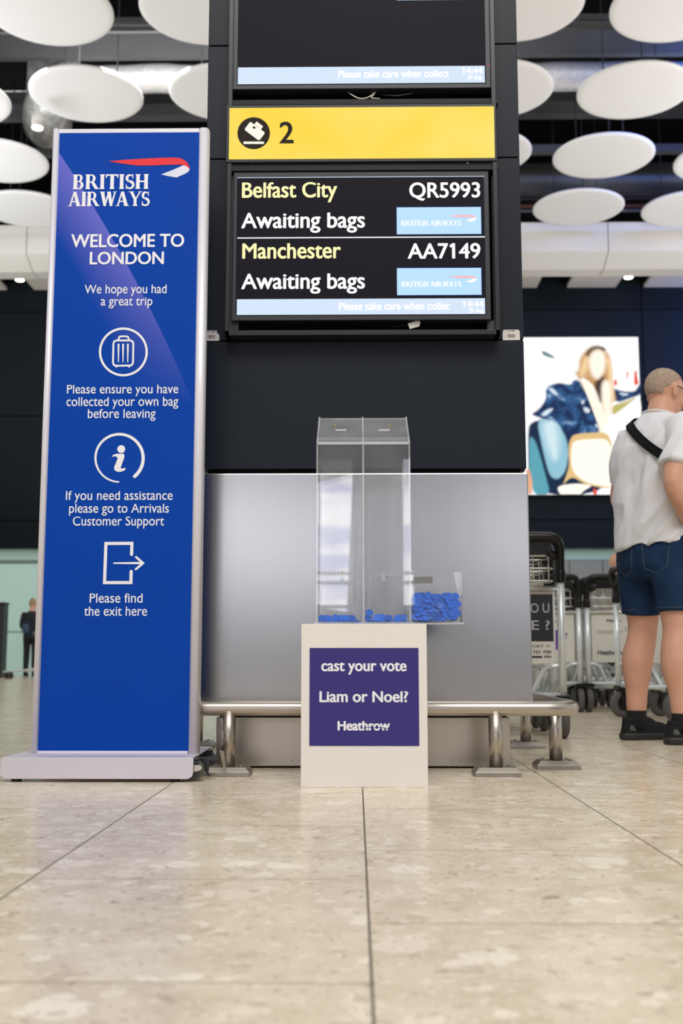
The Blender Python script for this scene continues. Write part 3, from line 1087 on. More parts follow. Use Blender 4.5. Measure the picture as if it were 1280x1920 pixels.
# ================================================================== GUARD RAIL
YR = 3.63
zr = XZ(800, 1328.5, YR)[1]
rr = .0235
xr = .708
rail = thing('guard_rail', 'low tubular steel guard rail wrapped around the foot of the dark column', 'rail', ((XL + XR) / 2, YR, 0))
b_ = B()
xl = -.668
tube(b_, fillet([(-.2, 4.82, zr), (xl, 4.82, zr), (xl, YR, zr), (xr, YR, zr), (xr, 4.82, zr), (-.15, 4.82, zr)], .1, 8), rr, 20)
finish('rail_tube', b_, M_rail, rail, smooth=True)
posts = [(XZ(427.5, 1440, YR)[0], YR), (XZ(930, 1440, YR)[0], YR), (XZ(1045, 1430, 3.87)[0] - .005, 3.87), (xr, 4.74), (xl, 4.74), (xl, 3.96)]
for x, y in posts:
    b_ = B()
    tube(b_, [(x, y, .03), (x, y, zr - .004)], .0225, 20)
    p = finish('post', b_, M_rail, rail, smooth=True)
    b_ = B()
    hw, hd, t = .0735, .055, .028
    lo = [b_.verts.new((x + a * hw, y + c * hd, z)) for z in (0.0, .014) for a, c in ((-1, -1), (1, -1), (1, 1), (-1, 1))]
    hi = [b_.verts.new((x + a * (hw - .014), y + c * (hd - .014), t)) for a, c in ((-1, -1), (1, -1), (1, 1), (-1, 1))]
    for A, C in ((lo[0:4], lo[4:8]), (lo[4:8], hi)):
        for i in range(4):
            b_.faces.new((A[i], A[(i + 1) % 4], C[(i + 1) % 4], C[i]))
    b_.faces.new(hi)
    b_.faces.new(lo[0:4][::-1])
    f = finish('foot_plate', b_, M_foot, p, bevel=.001)
    b_ = B()
    for a, c in ((-1, -1), (1, -1), (1, 1), (-1, 1)):
        cyl(b_, (x + a * .042, y + c * .028, t + .002), (0, 0, 1), .006, .005, 10)
    # bolts belong to the plate of this post
    me = f.data
    tmp = bmesh.new()
    tmp.from_mesh(me)
    k0 = len(tmp.verts)
    off = ORG[rail]
    mp = {}
    for v in b_.verts:
        mp[v] = tmp.verts.new(v.co - off)
    for fc in b_.faces:
        tmp.faces.new([mp[v] for v in fc.verts])
    tmp.to_mesh(me)
    tmp.free()
    b_.free()

# ================================================================== WELCOME BANNER
BY = 3.55                         # printed face
zbt = .073
bx0, bx1 = XZ(0, 1448, 3.41)[0] , XZ(362, 1448, 3.41)[0]
BANNER_O = Vector(((bx0 + bx1) / 2, 3.62, 0))
banner = thing('welcome_banner', 'tall blue freestanding airline welcome sign in an aluminium frame on a low base', 'sign', BANNER_O)
b_ = B()
yf = 3.41
r_ = .02
pr = [(bx0, zbt)]
pr = [(bx0 + .004, zbt), (bx1 - .002, zbt)] + [(bx1, zbt - .004)] + [(bx1 - r_ + r_ * math.cos(t), .010 + r_ - r_ * math.sin(t)) for t in (0, PI / 8, PI / 4, 3 * PI / 8, PI / 2)] + [(bx0 + r_ - r_ * math.sin(t), .010 + r_ - r_ * math.cos(t)) for t in (0, PI / 8, PI / 4, 3 * PI / 8, PI / 2)] + [(bx0, zbt - .004)]
prism(b_, pr, yf, yf + .006)
box(b_, bx0 + .003, bx1 - .003, yf + .006, 3.86, zbt - .005, zbt)
prism(b_, pr, 3.854, 3.86)
base = finish('base_plate', b_, M_basealu, banner, bevel=.0012)
for x, y in ((bx0 + .04, yf + .035), (bx0 + .04, 3.82), (bx1 - .06, yf + .035)):
    b_ = B()
    cyl(b_, (x, y, .007), (0, 0, 1), .016, .014, 16)
    finish('rubber_foot', b_, M_plas, base)
# transport wheels and release lever at the right end
M_lever = mat('pale_lever_plastic', (196, 190, 178), .5)
M_brk = mat('dark_hinge_bracket', (60, 62, 66), .4, .5)
for y in (3.455, 3.76):
    b_ = B()
    cyl(b_, (bx1 - .004, y, .034), (0, 1, 0), .031, .028, 24)
    wv = finish('caster_wheel', b_, M_tyre, banner, smooth=False, bevel=.004)
    b_ = B()
    box(b_, bx1 - .016, bx1 + .012, y - .021, y - .016, .028, .066)
    box(b_, bx1 - .016, bx1 + .012, y + .016, y + .021, .028, .066)
    box(b_, bx1 - .016, bx1 + .012, y - .021, y + .021, .062, .068)
    finish('wheel_fork', b_, M_brk, wv, bevel=.001)
b_ = B()
hx = bx1
prism(b_, [(hx + .0, .05), (hx + .018, .05), (hx + .024, .044), (hx + .022, .036), (hx + .006, .030), (hx, .032)], 3.422, 3.428)
finish('lever', b_, M_lever, banner, bevel=.001)
b_ = B()
prism(b_, [(hx - .004, .066), (hx + .03, .068), (hx + .058, .07), (hx + .066, .064), (hx + .06, .056), (hx + .038, .056), (hx + .034, .02), (hx + .042, .010), (hx + .034, .008), (hx + .018, .03), (hx + .012, .054)], 3.50, 3.506)
finish('hinge_bracket', b_, M_brk, banner, bevel=.001)
b_ = B()
prism(b_, [(hx + .062, .084), (hx + .076, .082), (hx + .084, .026), (hx + .076, .022)], 3.54, 3.552)
finish('lever_arm', b_, mat('khaki_lever', (140, 134, 118), .5), banner, bevel=.002)
# panel
zp0, zp1 = zbt, 2.150
fx0, fx1 = -1.012, -.522
def col_profile(xc, hw):
    b_ = B()
    n = 28
    pts = []
    for i in range(n):
        a = 2 * PI * i / n
        ca, sa = math.cos(a), math.sin(a)
        e = .7
        pts.append((xc + hw * math.copysign(abs(ca) ** e, ca), BY + .02 + .030 * math.copysign(abs(sa) ** e, sa)))
    lo = [b_.verts.new((x, y, zp0)) for x, y in pts]
    hi = [b_.verts.new((x, y, zp1)) for x, y in pts]
    for i in range(n):
        f = b_.faces.new((lo[i], lo[(i + 1) % n], hi[(i + 1) % n], hi[i]))
        f.smooth = True
    b_.faces.new(hi)
    b_.faces.new(lo[::-1])
    return b_
pl, pr_ = -1.0145, -.5135
finish('side_profile', col_profile(pl, .0125), M_alu, banner)
finish('side_profile', col_profile(pr_, .0175), M_alu, banner)
ex0, ex1 = XZ(66, 1412, BY)[0] + .004, XZ(352, 1412, BY)[0]
b_ = B()
box(b_, ex0, ex1, BY + .002, BY + .042, zp1 - .012, zp1 + .004)
finish('cross_rail', b_, M_alu, banner, bevel=.0015)
b_ = B()
box(b_, ex0, ex1, BY - .002, BY + .042, zp0, zp0 + .009)
finish('cross_rail', b_, M_alu, banner, bevel=.0015)
b_ = B()
box(b_, ex0 - .004, ex1 + .004, BY, BY + .04, zp0 + .009, zp1 - .012)
print_m = banner_print()
field = finish('printed_panel', b_, print_m, banner)
for x, y in ((236, 239), (383, 238)):
    q = atY(x, y, BY + .02)
    b_ = B()
    cyl(b_, (q.x, BY + .02, zp1 + .006), (0, 0, 1), .004, .008, 10)
    finish('hanging_lug', b_, M_alu, banner)
for word, x0, x1, yb, cap in (('BRITISH', 136.5, 278, 355, 27.5), ('AIRWAYS', 127, 280.5, 387, 27)):
    b_ = B()
    serif_word(b_, word, x0, x1, yb, cap, BY, -.001, w=.225)
    finish('lettering', b_, M_text, field, auto=False)
b_ = B()
cr = lambda q: [(60 + a / 3.765, 230 + c / 3.765) for a, c in q]
poly_px(b_, cr([(538, 274), (640, 264), (780, 255), (900, 249), (1000, 247), (1030, 249), (1055, 255), (1072, 263), (1086, 273), (1097, 285), (1106, 300), (1111, 314), (1113, 328), (1106, 321), (1090, 308), (1070, 300), (1050, 297), (950, 298), (850, 303), (740, 303), (640, 290)]), BY, -.001)
finish('ribbon_mark', b_, M_red, field, auto=False, label='red ribbon emblem')
b_ = B()
poly_px(b_, cr([(912, 366), (1000, 332), (1070, 301), (1090, 309), (1106, 321), (1113, 329), (1105, 346), (1080, 362), (1020, 388), (960, 378)]), BY, -.001)
mt = mat('pale_print_tail', (220, 222, 240), .6, 0, .02, 4)
finish('ribbon_tail', b_, mt, field, auto=False, label='white tail of the ribbon emblem')
for s_, x0, x1, yb, cap, bd in (('WELCOME TO', 133, 345, 463.5, 23.5, .022), ('LONDON', 168, 307, 495.5, 22.5, .022),
                                ('We hope you had', 158.5, 312, 550.5, 16, .004), ('a great trip', 189, 285.5, 573, 16, .004),
                                ('Please ensure you have', 125.5, 334, 738, 16, .004), ('collected your own bag', 124.5, 334, 761.5, 16.5, .004), ('before leaving', 164.5, 291.5, 784, 16.5, .004),
                                ('If you need assistance', 123.5, 323.5, 937.5, 16.5, .004), ('please go to Arrivals', 129.5, 316.5, 961.5, 16.5, .004), ('Customer Support', 136.5, 307.5, 985.5, 16.5, .004),
                                ('Please find', 168, 267, 1130, 17, .004), ('the exit here', 157.5, 275.5, 1154.5, 17, .004)):
    lettering(field, s_, x0, x1, yb, cap, BY, M_text, bd, -.001)
def ring(c, r, a0, a1, wd, n=48, closed=False):
    return [(c[0] + r * math.cos(math.radians(a0 + (a1 - a0) * i / n)), c[1] + r * math.sin(math.radians(a0 + (a1 - a0) * i / n))) for i in range(n + (0 if closed else 1))]
b_ = B()
stroke_px(b_, ring((231.3, 660), 43.7, 0, 360, 4, 64, True), 4.2, BY, -.001, closed=True)
ck = lambda q: [(60 + a / 3.765, 230 + c / 3.765) for a, c in q]
stroke_px(b_, ck([(575, 1560), (580, 1545), (595, 1538), (695, 1538), (710, 1545), (715, 1560), (713, 1690), (708, 1708), (695, 1715), (590, 1717), (577, 1710), (572, 1692)]), 3.4, BY, -.0011, closed=True)
stroke_px(b_, ck([(611, 1536), (614, 1517), (624, 1509), (668, 1509), (680, 1516), (684, 1536)]), 3.2, BY, -.0012, roundcap=False)
for x in (611, 643, 677):
    stroke_px(b_, ck([(x, 1567), (x - 1, 1690)]), [3.6, 1.6], BY, -.0012)
for x in (596, 686):
    stroke_px(b_, ck([(x, 1716), (x, 1728)]), [4, 2], BY, -.0012)
finish('suitcase_symbol', b_, M_text, field, auto=False)
b_ = B()
c3 = lambda q: [(60 + a / 3.765, 690 + c / 3.765) for a, c in q]
pts = ring((223.7, 859), 44.7, 92, 410, 4, 56)
stroke_px(b_, pts, [3 + 3.6 * i / 56 for i in range(57)], BY, -.001)
poly_px(b_, ring(c3([(630, 573)])[0], 7.4, 0, 360, 1, 24, True), BY, -.001)
poly_px(b_, c3([(563, 629), (575, 612), (600, 606), (650, 606), (652, 630), (627, 700), (630, 712), (645, 708), (663, 706), (655, 722), (630, 733), (600, 732), (582, 720), (580, 700), (605, 640), (595, 624), (580, 624)]), BY, -.001)
finish('information_symbol', b_, M_text, field, auto=False)
b_ = B()
stroke_px(b_, c3([(703, 1316), (705, 1238), (522, 1239), (512, 1515), (698, 1515), (700, 1436)]), 5.8, BY, -.001)
stroke_px(b_, c3([(578, 1378), (780, 1377)]), [2.6, 4.6], BY, -.0012)
stroke_px(b_, c3([(735, 1335), (784, 1378), (733, 1421)]), 4.2, BY, -.0014)
finish('exit_symbol', b_, M_text, field, auto=False)

# ================================================================== VOTING STAND
PYF = 3.285
pz = XZ(682, 1170, PYF)[1]
px0, px1 = -.162, .2065
ped = thing('voting_pedestal', 'white box pedestal with purple cast your vote panel', 'pedestal', ((px0 + px1) / 2, PYF + .14, 0))
b_ = B()
box(b_, px0, px1, PYF, PYF + .28, 0, pz)
body = finish('body', b_, M_white, ped, bevel=.0012)
b_ = B()
rect_px(b_, 580, 1215, 785, 1398.5, PYF, -.0012)
pan = finish('vinyl_panel', b_, M_purple, body, auto=False, label='purple printed panel')
for s_, x0, x1, yb, cap, bd in (('cast your vote', 602, 762, 1258, 19, .03), ('Liam or Noel?', 598.5, 765, 1316, 19.5, .03), ('Heathrow', 632.5, 731, 1369, 16.5, .042)):
    lettering(pan, s_, x0, x1, yb, cap, PYF, M_text, bd, -.0018)
b_ = B()
stroke_px(b_, [(672, 1366.5), (690, 1363.5), (702, 1364.5), (716, 1364), (726, 1366), (733, 1362)], [.5, 1.1, 1.3, 1.3, 1.2, .6], PYF, -.0024, roundcap=False)
finish('logo_cut', b_, M_purple, pan, auto=False)

ACR = acrylic('clear_acrylic', .035)  # fog is a whitish diffuse share standing in for reflected haze
LIDA = acrylic('smudged_acrylic_lid', .13)
EDG = acrylic('acrylic_polished_edge', .42, .1)
# ballot box geometry
AY = 3.315
zb0 = pz + .0005
ax0, ax1 = XZ(592.5, 1000, AY)[0], XZ(770, 1000, AY)[0]
zfr = XZ(681, 831, AY)[1]
AYB = AY + .205
zrr = XZ(681, 784, AYB)[1]
T = .005
bal = thing('ballot_box', 'tall clear acrylic ballot box in two halves with side tray on white pedestal', 'ballot box', ((ax0 + ax1) / 2, (AY + AYB) / 2, pz))
def pane(name, vs8, edge_faces, parent=bal):
    b_ = B()
    V = [b_.verts.new(v) for v in vs8]
    for i, f in enumerate(((0, 1, 3, 2), (4, 6, 7, 5), (0, 4, 5, 1), (2, 3, 7, 6), (0, 2, 6, 4), (1, 5, 7, 3))):
        fc = b_.faces.new([V[k] for k in f])
        fc.material_index = 1 if i in edge_faces else 0
    return finish(name, b_, [ACR, EDG], parent)
def bx8(x0, x1, y0, y1, z0, z1):
    return [(x, y, z) for x in (x0, x1) for y in (y0, y1) for z in (z0, z1)]
# face order: 0 x0, 1 x1, 2 y0, 3 y1, 4 z0, 5 z1
pane('front_pane', bx8(ax0, ax1, AY, AY + T, zb0 + .006, zfr), (0, 1, 5))
pane('back_pane', bx8(ax0 + T, ax1 - T, AYB - T, AYB, zb0 + .006, zrr - T), (0, 1, 5))
def sidewall(x0, x1, name):
    b_ = B()
    pf = [(AY + T, zb0 + .006), (AYB, zb0 + .006), (AYB, zrr + .004), (AY + T, zfr + .004)]
    a = [b_.verts.new((x0, y, z)) for y, z in pf]
    c = [b_.verts.new((x1, y, z)) for y, z in pf]
    b_.faces.new(a)
    b_.faces.new(c[::-1])
    for i in range(4):
        b_.faces.new((a[i], c[i], c[(i + 1) % 4], a[(i + 1) % 4])).material_index = 1
    return finish(name, b_, [ACR, EDG], bal)
sidewall(ax0, ax0 + T, 'side_pane')
sidewall(ax1 - T, ax1, 'side_pane')
xm = XZ(681, 1000, AY)[0]
sidewall(xm - T / 2, xm + T / 2, 'divider')
pane('bottom_pane', bx8(ax0 - .006, ax1 + .006, AY - .004, AYB + .004, zb0, zb0 + .006), (0, 1, 2, 3))
# sloping lid with two slots and two locks
b_ = B()
lid = [(AY, zfr), (AYB, zrr - T), (AYB, zrr), (AY, zfr + T)]
a = [b_.verts.new((ax0 + T, y, z)) for y, z in lid]
c = [b_.verts.new((ax1 - T, y, z)) for y, z in lid]
b_.faces.new(a)
b_.faces.new(c[::-1])
for i in range(4):
    b_.faces.new((a[i], c[i], c[(i + 1) % 4], a[(i + 1) % 4])).material_index = 1 if i in (1, 3) else 0
lido = finish('sloped_lid', b_, [LIDA, EDG], bal)
b_ = B()
box(b_, ax0 + T, ax1 - T, AY - .0006, AY, zfr - .004, zfr + .002)
finish('bonded_edge', b_, EDG, lido)
def lid_pt(px_, py_):
    # intersect the viewing ray with the lid plane
    d = ray(px_, py_)
    sl = (zrr - zfr) / (AYB - AY)
    t = (zfr + T - CAMZ - sl * AY) / (d.z - sl * d.y)
    return EYE + d * t
sl_ = math.atan2(zrr - zfr, AYB - AY)
for px_ in (639, 720):
    q = lid_pt(px_, 806.5)
    b_ = B()
    box(b_, -.0165, .0165, -.0035, .0035, -.0002, .0008)
    bmesh.ops.transform(b_, matrix=Matrix.Translation(q) @ Matrix.Rotation(sl_, 4, 'X'), verts=b_.verts)
    finish('coin_slot', b_, mat('slot_cut_edge', (226, 226, 226), .5), lido, label='cut slot with white edge')
for px_ in (628, 730):
    q = lid_pt(px_, 798.5)
    b_ = B()
    n = 20
    M4 = Matrix.Translation(q) @ Matrix.Rotation(sl_, 4, 'X')
    tube(b_, [M4 @ Vector((.0036 * math.cos(2 * PI * i / n), .0036 * math.sin(2 * PI * i / n), .0012)) for i in range(n)], .0011, 8, closed=True)
    finish('lid_screw', b_, mat('brass_ring', (206, 170, 96), .35, .8), lido, label='brass screw ring')
# access doors in the back pane
for (xa, xb) in ((613, 669), (694, 763)):
    b_ = B()
    Yd = AYB - T - .003
    l, r = XZ(xa, 1100, Yd)[0], XZ(xb, 1100, Yd)[0]
    t_, bt = XZ(xa, 1078, Yd)[1], zb0 + .012
    path = fillet([(l, Yd, bt), (l, Yd, t_), (r, Yd, t_), (r, Yd, bt)], .012, 5)
    tube(b_, path, .0007, 6)
    finish('door_outline', b_, EDG, bal)
for (xa, ya) in ((641, 1086), (719, 1088)):
    Yd = AYB - T - .004
    q = atY(xa, ya, Yd)
    b_ = B()
    cyl(b_, (q.x, Yd, q.z), (0, 1, 0), .007, .008, 20)
    lk = finish('cam_lock', b_, mat('zinc_lock', (176, 186, 190), .3, .8), bal, bevel=.001)
    b_ = B()
    box(b_, q.x - .004, q.x + .004, Yd + .002, Yd + .005, q.z + .002, q.z + .026)
    finish('cam_tongue', b_, M_lever, lk, bevel=.001)
# side tray hanging at the right, open at the top
TY = AY + .035
tx0, tx1 = ax1 + .0005, XZ(869, 1120, TY)[0]
tz0 = XZ(820, 1171, TY)[1]
tz1 = XZ(820, 1070, TY)[1]
TYB = TY + .10
tray = thing_tray = None
tr_f = pane('tray_pane', bx8(tx0, tx1, TY, TY + .004, tz0 + .01, tz1), (0, 1, 5))
pane('tray_pane', bx8(tx0, tx1, TYB - .004, TYB, tz0 + .01, tz1), (0, 1, 5))
pane('tray_pane', bx8(tx1 - .004, tx1, TY + .004, TYB - .004, tz0 + .01, tz1), (5,))
b_ = B()
n = 8
for i in range(n):                     # slightly bowed tray floor
    xa = tx0 + (tx1 - tx0) * i / n
    xb = tx0 + (tx1 - tx0) * (i + 1) / n
    za = tz0 + .006 * (1 - math.sin(PI * .5 * i / n + .8))
    zc = tz0 + .006 * (1 - math.sin(PI * .5 * (i + 1) / n + .8))
    V = [b_.verts.new(v) for v in ((xa, TY, za), (xb, TY, zc), (xb, TYB, zc), (xa, TYB, za), (xa, TY, za + .005), (xb, TY, zc + .005), (xb, TYB, zc + .005), (xa, TYB, za + .005))]
    for f in ((0, 1, 2, 3), (4, 5, 6, 7), (0, 1, 5, 4), (2, 3, 7, 6)):
        b_.faces.new([V[k] for k in f]).material_index = 1 if f == (0, 1, 5, 4) else 0
finish('tray_floor', b_, [ACR, EDG], bal, auto=False)
b_ = B()
poly_px(b_, [(774, 1081), (786, 1082), (785, 1081), (812, 1081), (810, 1086), (812, 1090), (809, 1094), (774, 1094)], TY + .005)
finish('grey_tape', b_, mat('grey_tape', (122, 122, 122), .6, 0, .1, 60), bal, label='strip of grey tape on the tray')
b_ = B()
poly_px(b_, [(850, 1073), (866, 1073), (864, 1092), (860, 1104), (855, 1098), (852, 1084)], TYB - .006)
finish('reflection_patch', b_, acrylic('painted_reflection', .5, .2), bal, label='whitish patch painted as a reflection inside the tray')  # white reflection at the tray's top right, laid on as a milky patch

# ---- blue tokens, every one its own object
b_ = B()
_n = 28
_pf = [(.0100, .0007), (.0106, .0012), (.0116, .0012), (.0119, .0006), (.0119, -.0006), (.0116, -.0012), (.0106, -.0012), (.0100, -.0007)]
_rg = [[b_.verts.new((r * math.cos(2 * PI * i / _n), r * math.sin(2 * PI * i / _n), z)) for i in range(_n)] for r, z in _pf]
for A, C in zip(_rg, _rg[1:]):
    for i in range(_n):
        b_.faces.new((A[i], C[i], C[(i + 1) % _n], A[(i + 1) % _n]))
b_.faces.new(_rg[0])
b_.faces.new(_rg[-1][::-1])
bmesh.ops.recalc_face_normals(b_, faces=b_.faces)
tok_me = bpy.data.meshes.new('voting_token')
b_.to_mesh(tok_me)
b_.free()
tok_me.materials.append(M_blueT)
def token(p, nrm, label, group):
    o = bpy.data.objects.new('voting_token', tok_me)
    COL.objects.link(o)
    q = Vector((0, 0, 1)).rotation_difference(Vector(nrm).normalized())
    o.rotation_mode = 'QUATERNION'
    o.rotation_quaternion = q
    o.location = p
    tag(o, label, 'token', group)
def heap(x0, x1, y0, y1, zf, hfun, label, group, nflat, nlean, seed):
    rnd = random.Random(seed)
    r = .0122
    lay = {}
    for k in range(nflat):             # flat ones, dropped on whatever lies beneath
        best = None
        for _ in range(6):
            x = rnd.uniform(x0 + r, x1 - r)
            y = y0 + .016 + r + (y1 - y0 - .016 - 2 * r) * rnd.random() ** 2.2
            zz = zf
            for (tx, ty, tz) in lay.values():
                if (tx - x) ** 2 + (ty - y) ** 2 < (1.5 * r) ** 2:
                    zz = max(zz, tz + .0023)
            if best is None or zz < best[2]:
                best = (x, y, zz)
        x, y, zz = best
        lay[k] = best
        token((x, y, zz + .0014), (rnd.uniform(-.2, .2), rnd.uniform(-.5, .05), 1), label, group)
    x = x0 + r
    i = 0
    while x < x1 - r + .001 and i < nlean:   # leaning against the front pane, faces to the viewer
        t = rnd.uniform(.25, .8)
        top = hfun((x - x0) / (x1 - x0))
        rows = max(1, int(top / .016))
        for j in range(rows):
            zc = zf + .0115 + j * .0155 + rnd.uniform(-.001, .002)
            token((x + rnd.uniform(-.003, .003), y0 + .006 + .0025 * j + rnd.uniform(0, .003), zc), (rnd.uniform(-.4, .4), -1, rnd.uniform(.1, 1.1)), label, group)
        x += .0165 + rnd.uniform(-.001, .009)
        i += 1
LA = 'blue round plastic voting token in the left half of the clear box'
LB = 'blue round plastic voting token in the right half of the clear box'
LC = 'blue round plastic voting token in the side tray of the clear box'
zt0 = zb0 + .0065
heap(ax0 + T, xm - T / 2, AY + T, AYB - T, zt0, lambda t: .017 if t < .75 else .026, LA, 'tokens in the left half of the ballot box', 62, 6, 3)
heap(xm + T / 2, ax1 - T, AY + T, AYB - T, zt0, lambda t: .036 if t < .1 else .017, LB, 'tokens in the right half of the ballot box', 62, 6, 5)
rnd = random.Random(11)
zt1 = tz0 + .012
for lay in range(3):
    for j in range(6):
        n = 8
        for i in range(n):
            x = tx0 + .0135 + (tx1 - tx0 - .033) * (i + (.5 if j % 2 else 0)) / (n - .5) + rnd.uniform(-.003, .003)
            zc = zt1 + .0115 + j * .0125 + rnd.uniform(-.003, .003)
            if j == 5 and rnd.random() < .35 or zc > zt1 + .082:
                continue
            y = TY + .008 + lay * .026 + j * .0022 + rnd.uniform(0, .006)
            token((x, y, zc), (rnd.uniform(-.5, .5), -1, rnd.uniform(.1, .8)), LC, 'tokens in the side tray')

# ================================================================== CEILING DISCS
HZ = CAMZ + 9.2
DR = .925
discs = [(1267, 15, 'white ceiling disc in the top right corner'), (972, 13, 'white ceiling disc at the top right, cut by the dark column and the top edge'),
         (1189, 174, 'large white ceiling disc on the right, second row down from the top right corner'), (930, 172, 'white ceiling disc half hidden behind the right edge of the column, below the topmost'),
         (1131, 296, 'whole white ceiling disc on the right, third row down'), (901, 290, 'white ceiling disc showing only its right tip beside the column, third row'),
         (1358, 305, 'white ceiling disc peeping in at the right edge, third row'), (1084, 392, 'lowest whole white ceiling disc right of the column, in front of the pale beam'),
         (1288, 395, 'white ceiling disc at the right edge in front of the pale beam'),
         (90, 22, 'large white ceiling disc in the top left corner'), (383, 20, 'white ceiling disc at the top left beside the column'),
         (162, 181, 'whole white ceiling disc above the welcome banner on the left'), (423, 178, 'white ceiling disc half hidden behind the left edge of the column above the banner'),
         (-87, 190, 'white ceiling disc peeping in at the left edge, second row'), (-4, 305, 'white ceiling disc cut by the left edge above the lowest left one'),
         (50, 395, 'lowest white ceiling disc on the left, beside the banner top')]
proto = None
for cx, cy, lab in discs:
    p = atZ(cx, cy, HZ)
    d = thing('ceiling_disc', lab, 'ceiling panel', (p.x, p.y, HZ), local=True)
    b_ = B()
    n = 96
    prof = [(0, 0), (.6, 0), (.9, .002), (.985, .006), (1, .02), (1, .045), (.985, .06), (0, .06)]
    rings = []
    for f, z in prof[1:-1]:
        rings.append([b_.verts.new((DR * f * math.cos(2 * PI * i / n), DR * f * math.sin(2 * PI * i / n), z)) for i in range(n)])
    b_.faces.new(rings[0][::-1])
    b_.faces.new(rings[-1])
    for A, C in zip(rings, rings[1:]):
        for i in range(n):
            b_.faces.new((A[i], A[(i + 1) % n], C[(i + 1) % n], C[i])).smooth = True
    finish('disc_panel', b_, M_disc, d)
    for a in (30, 150, 270):
        b_ = B()
        x, y = .55 * DR * math.cos(math.radians(a)), .55 * DR * math.sin(math.radians(a))
        tube(b_, [(x, y, .06), (x, y, 3.0)], .012, 6)
        finish('hanger_rod', b_, M_beamd, d)

# ------------------------------------------------------------------ services in the ceiling void
def duct(label, x0, x1, py0, py1, Y, m, name='air_duct', cat='duct', sq=False, wob=0, zpx=None, seed=0, dep=None):
    zc0, zc1 = XZ(640, py1, Y)[1], XZ(640, py0, Y)[1]
    r = (zc1 - zc0) / 2
    b_ = B()
    if sq:
        box(b_, x0, x1, Y, Y + (dep or 2 * r), zc0, zc1)
    else:
        k = int((x1 - x0) / .12)
        rn = random.Random(seed)
        pts = [(x0 + (x1 - x0) * i / k, Y + r, (zc0 + zc1) / 2 + wob * noise.noise((i * .13, seed, 0))) for i in range(k + 1)]
        tube(b_, pts, [r * (1 + wob * .6 * noise.noise((i * .5, 7, seed))) for i in range(k + 1)], 24)
    o = finish(name, b_, m, origin=None)
    return tag(o, label, cat)
duct('silver foil wrapped air duct running across behind the top discs', -4.9, 9, 108, 158, 18.05, M_foil, wob=.06, seed=2)
# foil elbow where the duct bends away on the left
b_ = B()
P0 = XZ(640, 133, 18.05)
pts = [(-4.88, 18.38, P0[1]), (-4.95, 18.37, P0[1]), (-5.1, 18.5, P0[1] - .03), (-5.5, 18.85, P0[1] - .06), (-5.75, 19.4, P0[1] - .1), (-5.85, 19.9, P0[1] - .1), (-5.9, 20.1, P0[1] + .6), (-5.9, 20.15, P0[1] + 2.2)]
tube(b_, fillet(pts, .3, 4), .44, 28)
tag(finish('flexible_duct', b_, mat('crumpled_grey_foil', (190, 190, 188), .3, .5, .8, 9, bump=1.0)), 'bending crinkled foil duct at the left above the banner', 'duct')
duct('grey rectangular duct below the foil duct', -12, 12, 193, 215, 20.3, M_beam, sq=True)
duct('thin pale grey rail under the foil duct', -12, 12, 168, 190, 20.9, M_galv, sq=True)
duct('round galvanised duct in the lower right void behind the discs', 2.4, 12, 297, 357, 22.4, M_galv, seed=5)
duct('grey steel rail above the galvanised duct', -12, 12, 273, 287, 21.0, M_beam, 'ceiling_rail', 'rail', True)
duct('deep painted beam across the void at the top', -12, 12, 40, 104, 17.72, M_beam, 'ceiling_beam', 'beam', True, dep=.12)
duct('pale perforated cable tray under the top', -12, 12, 47, 55, 16.25, M_galv, 'cable_tray', 'cable tray', True)
duct('narrow bright cable tray below the perforated one', -12, 12, 29, 38, 16.25, M_galv, 'cable_tray', 'cable tray', True)
duct('thin pipe at the back of the void above the pale beam', -12, 12, 393, 399, 22.6, M_beam, 'pipe', 'pipe')
duct('thin dark pipe just above the lowest discs', -12, 12, 372, 376, 22.7, M_beamd, 'pipe', 'pipe')
duct('rusty red pipe above the pale beam', -12, 12, 384, 390, 22.9, mat('red_oxide_pipe', (92, 44, 36), .6), 'pipe', 'pipe')
b_ = B()
box(b_, -5.1, -2.2, 20.65, 20.95, XZ(640, 262, 20.3)[1], XZ(640, 222, 20.3)[1])
tag(finish('plant_box', b_, M_beamd), 'dark grey plant box left of the column in the void', 'duct')

# downlights
def downlight(label, px_, py_, z, r, h):
    p = atZ(px_, py_, z)
    d = thing('ceiling_spotlight', label, 'light', (p.x, p.y, z), local=True)
    b_ = B()
    tube(b_, [(0, 0, .02), (0, 0, h)], r * 1.15, 24)
    finish('lamp_housing', b_, mat('white_lamp_can', (190, 188, 182), .5), d)
    b_ = B()
    cyl(b_, (0, 0, .01), (0, 0, 1), r, .02, 24)
    finish('lens', b_, emat('lamp_lens', (255, 248, 226), 6), d)
downlight('bright spotlight hanging above the banner at upper left', 70, 241, 9.1, .085, .25)
downlight('round downlight between the white ceiling planks on the left', 37, 526, zp + .04, .1, .3)
downlight('round downlight between the white ceiling planks on the right', 1178, 521, zp + .04, .1, .3)

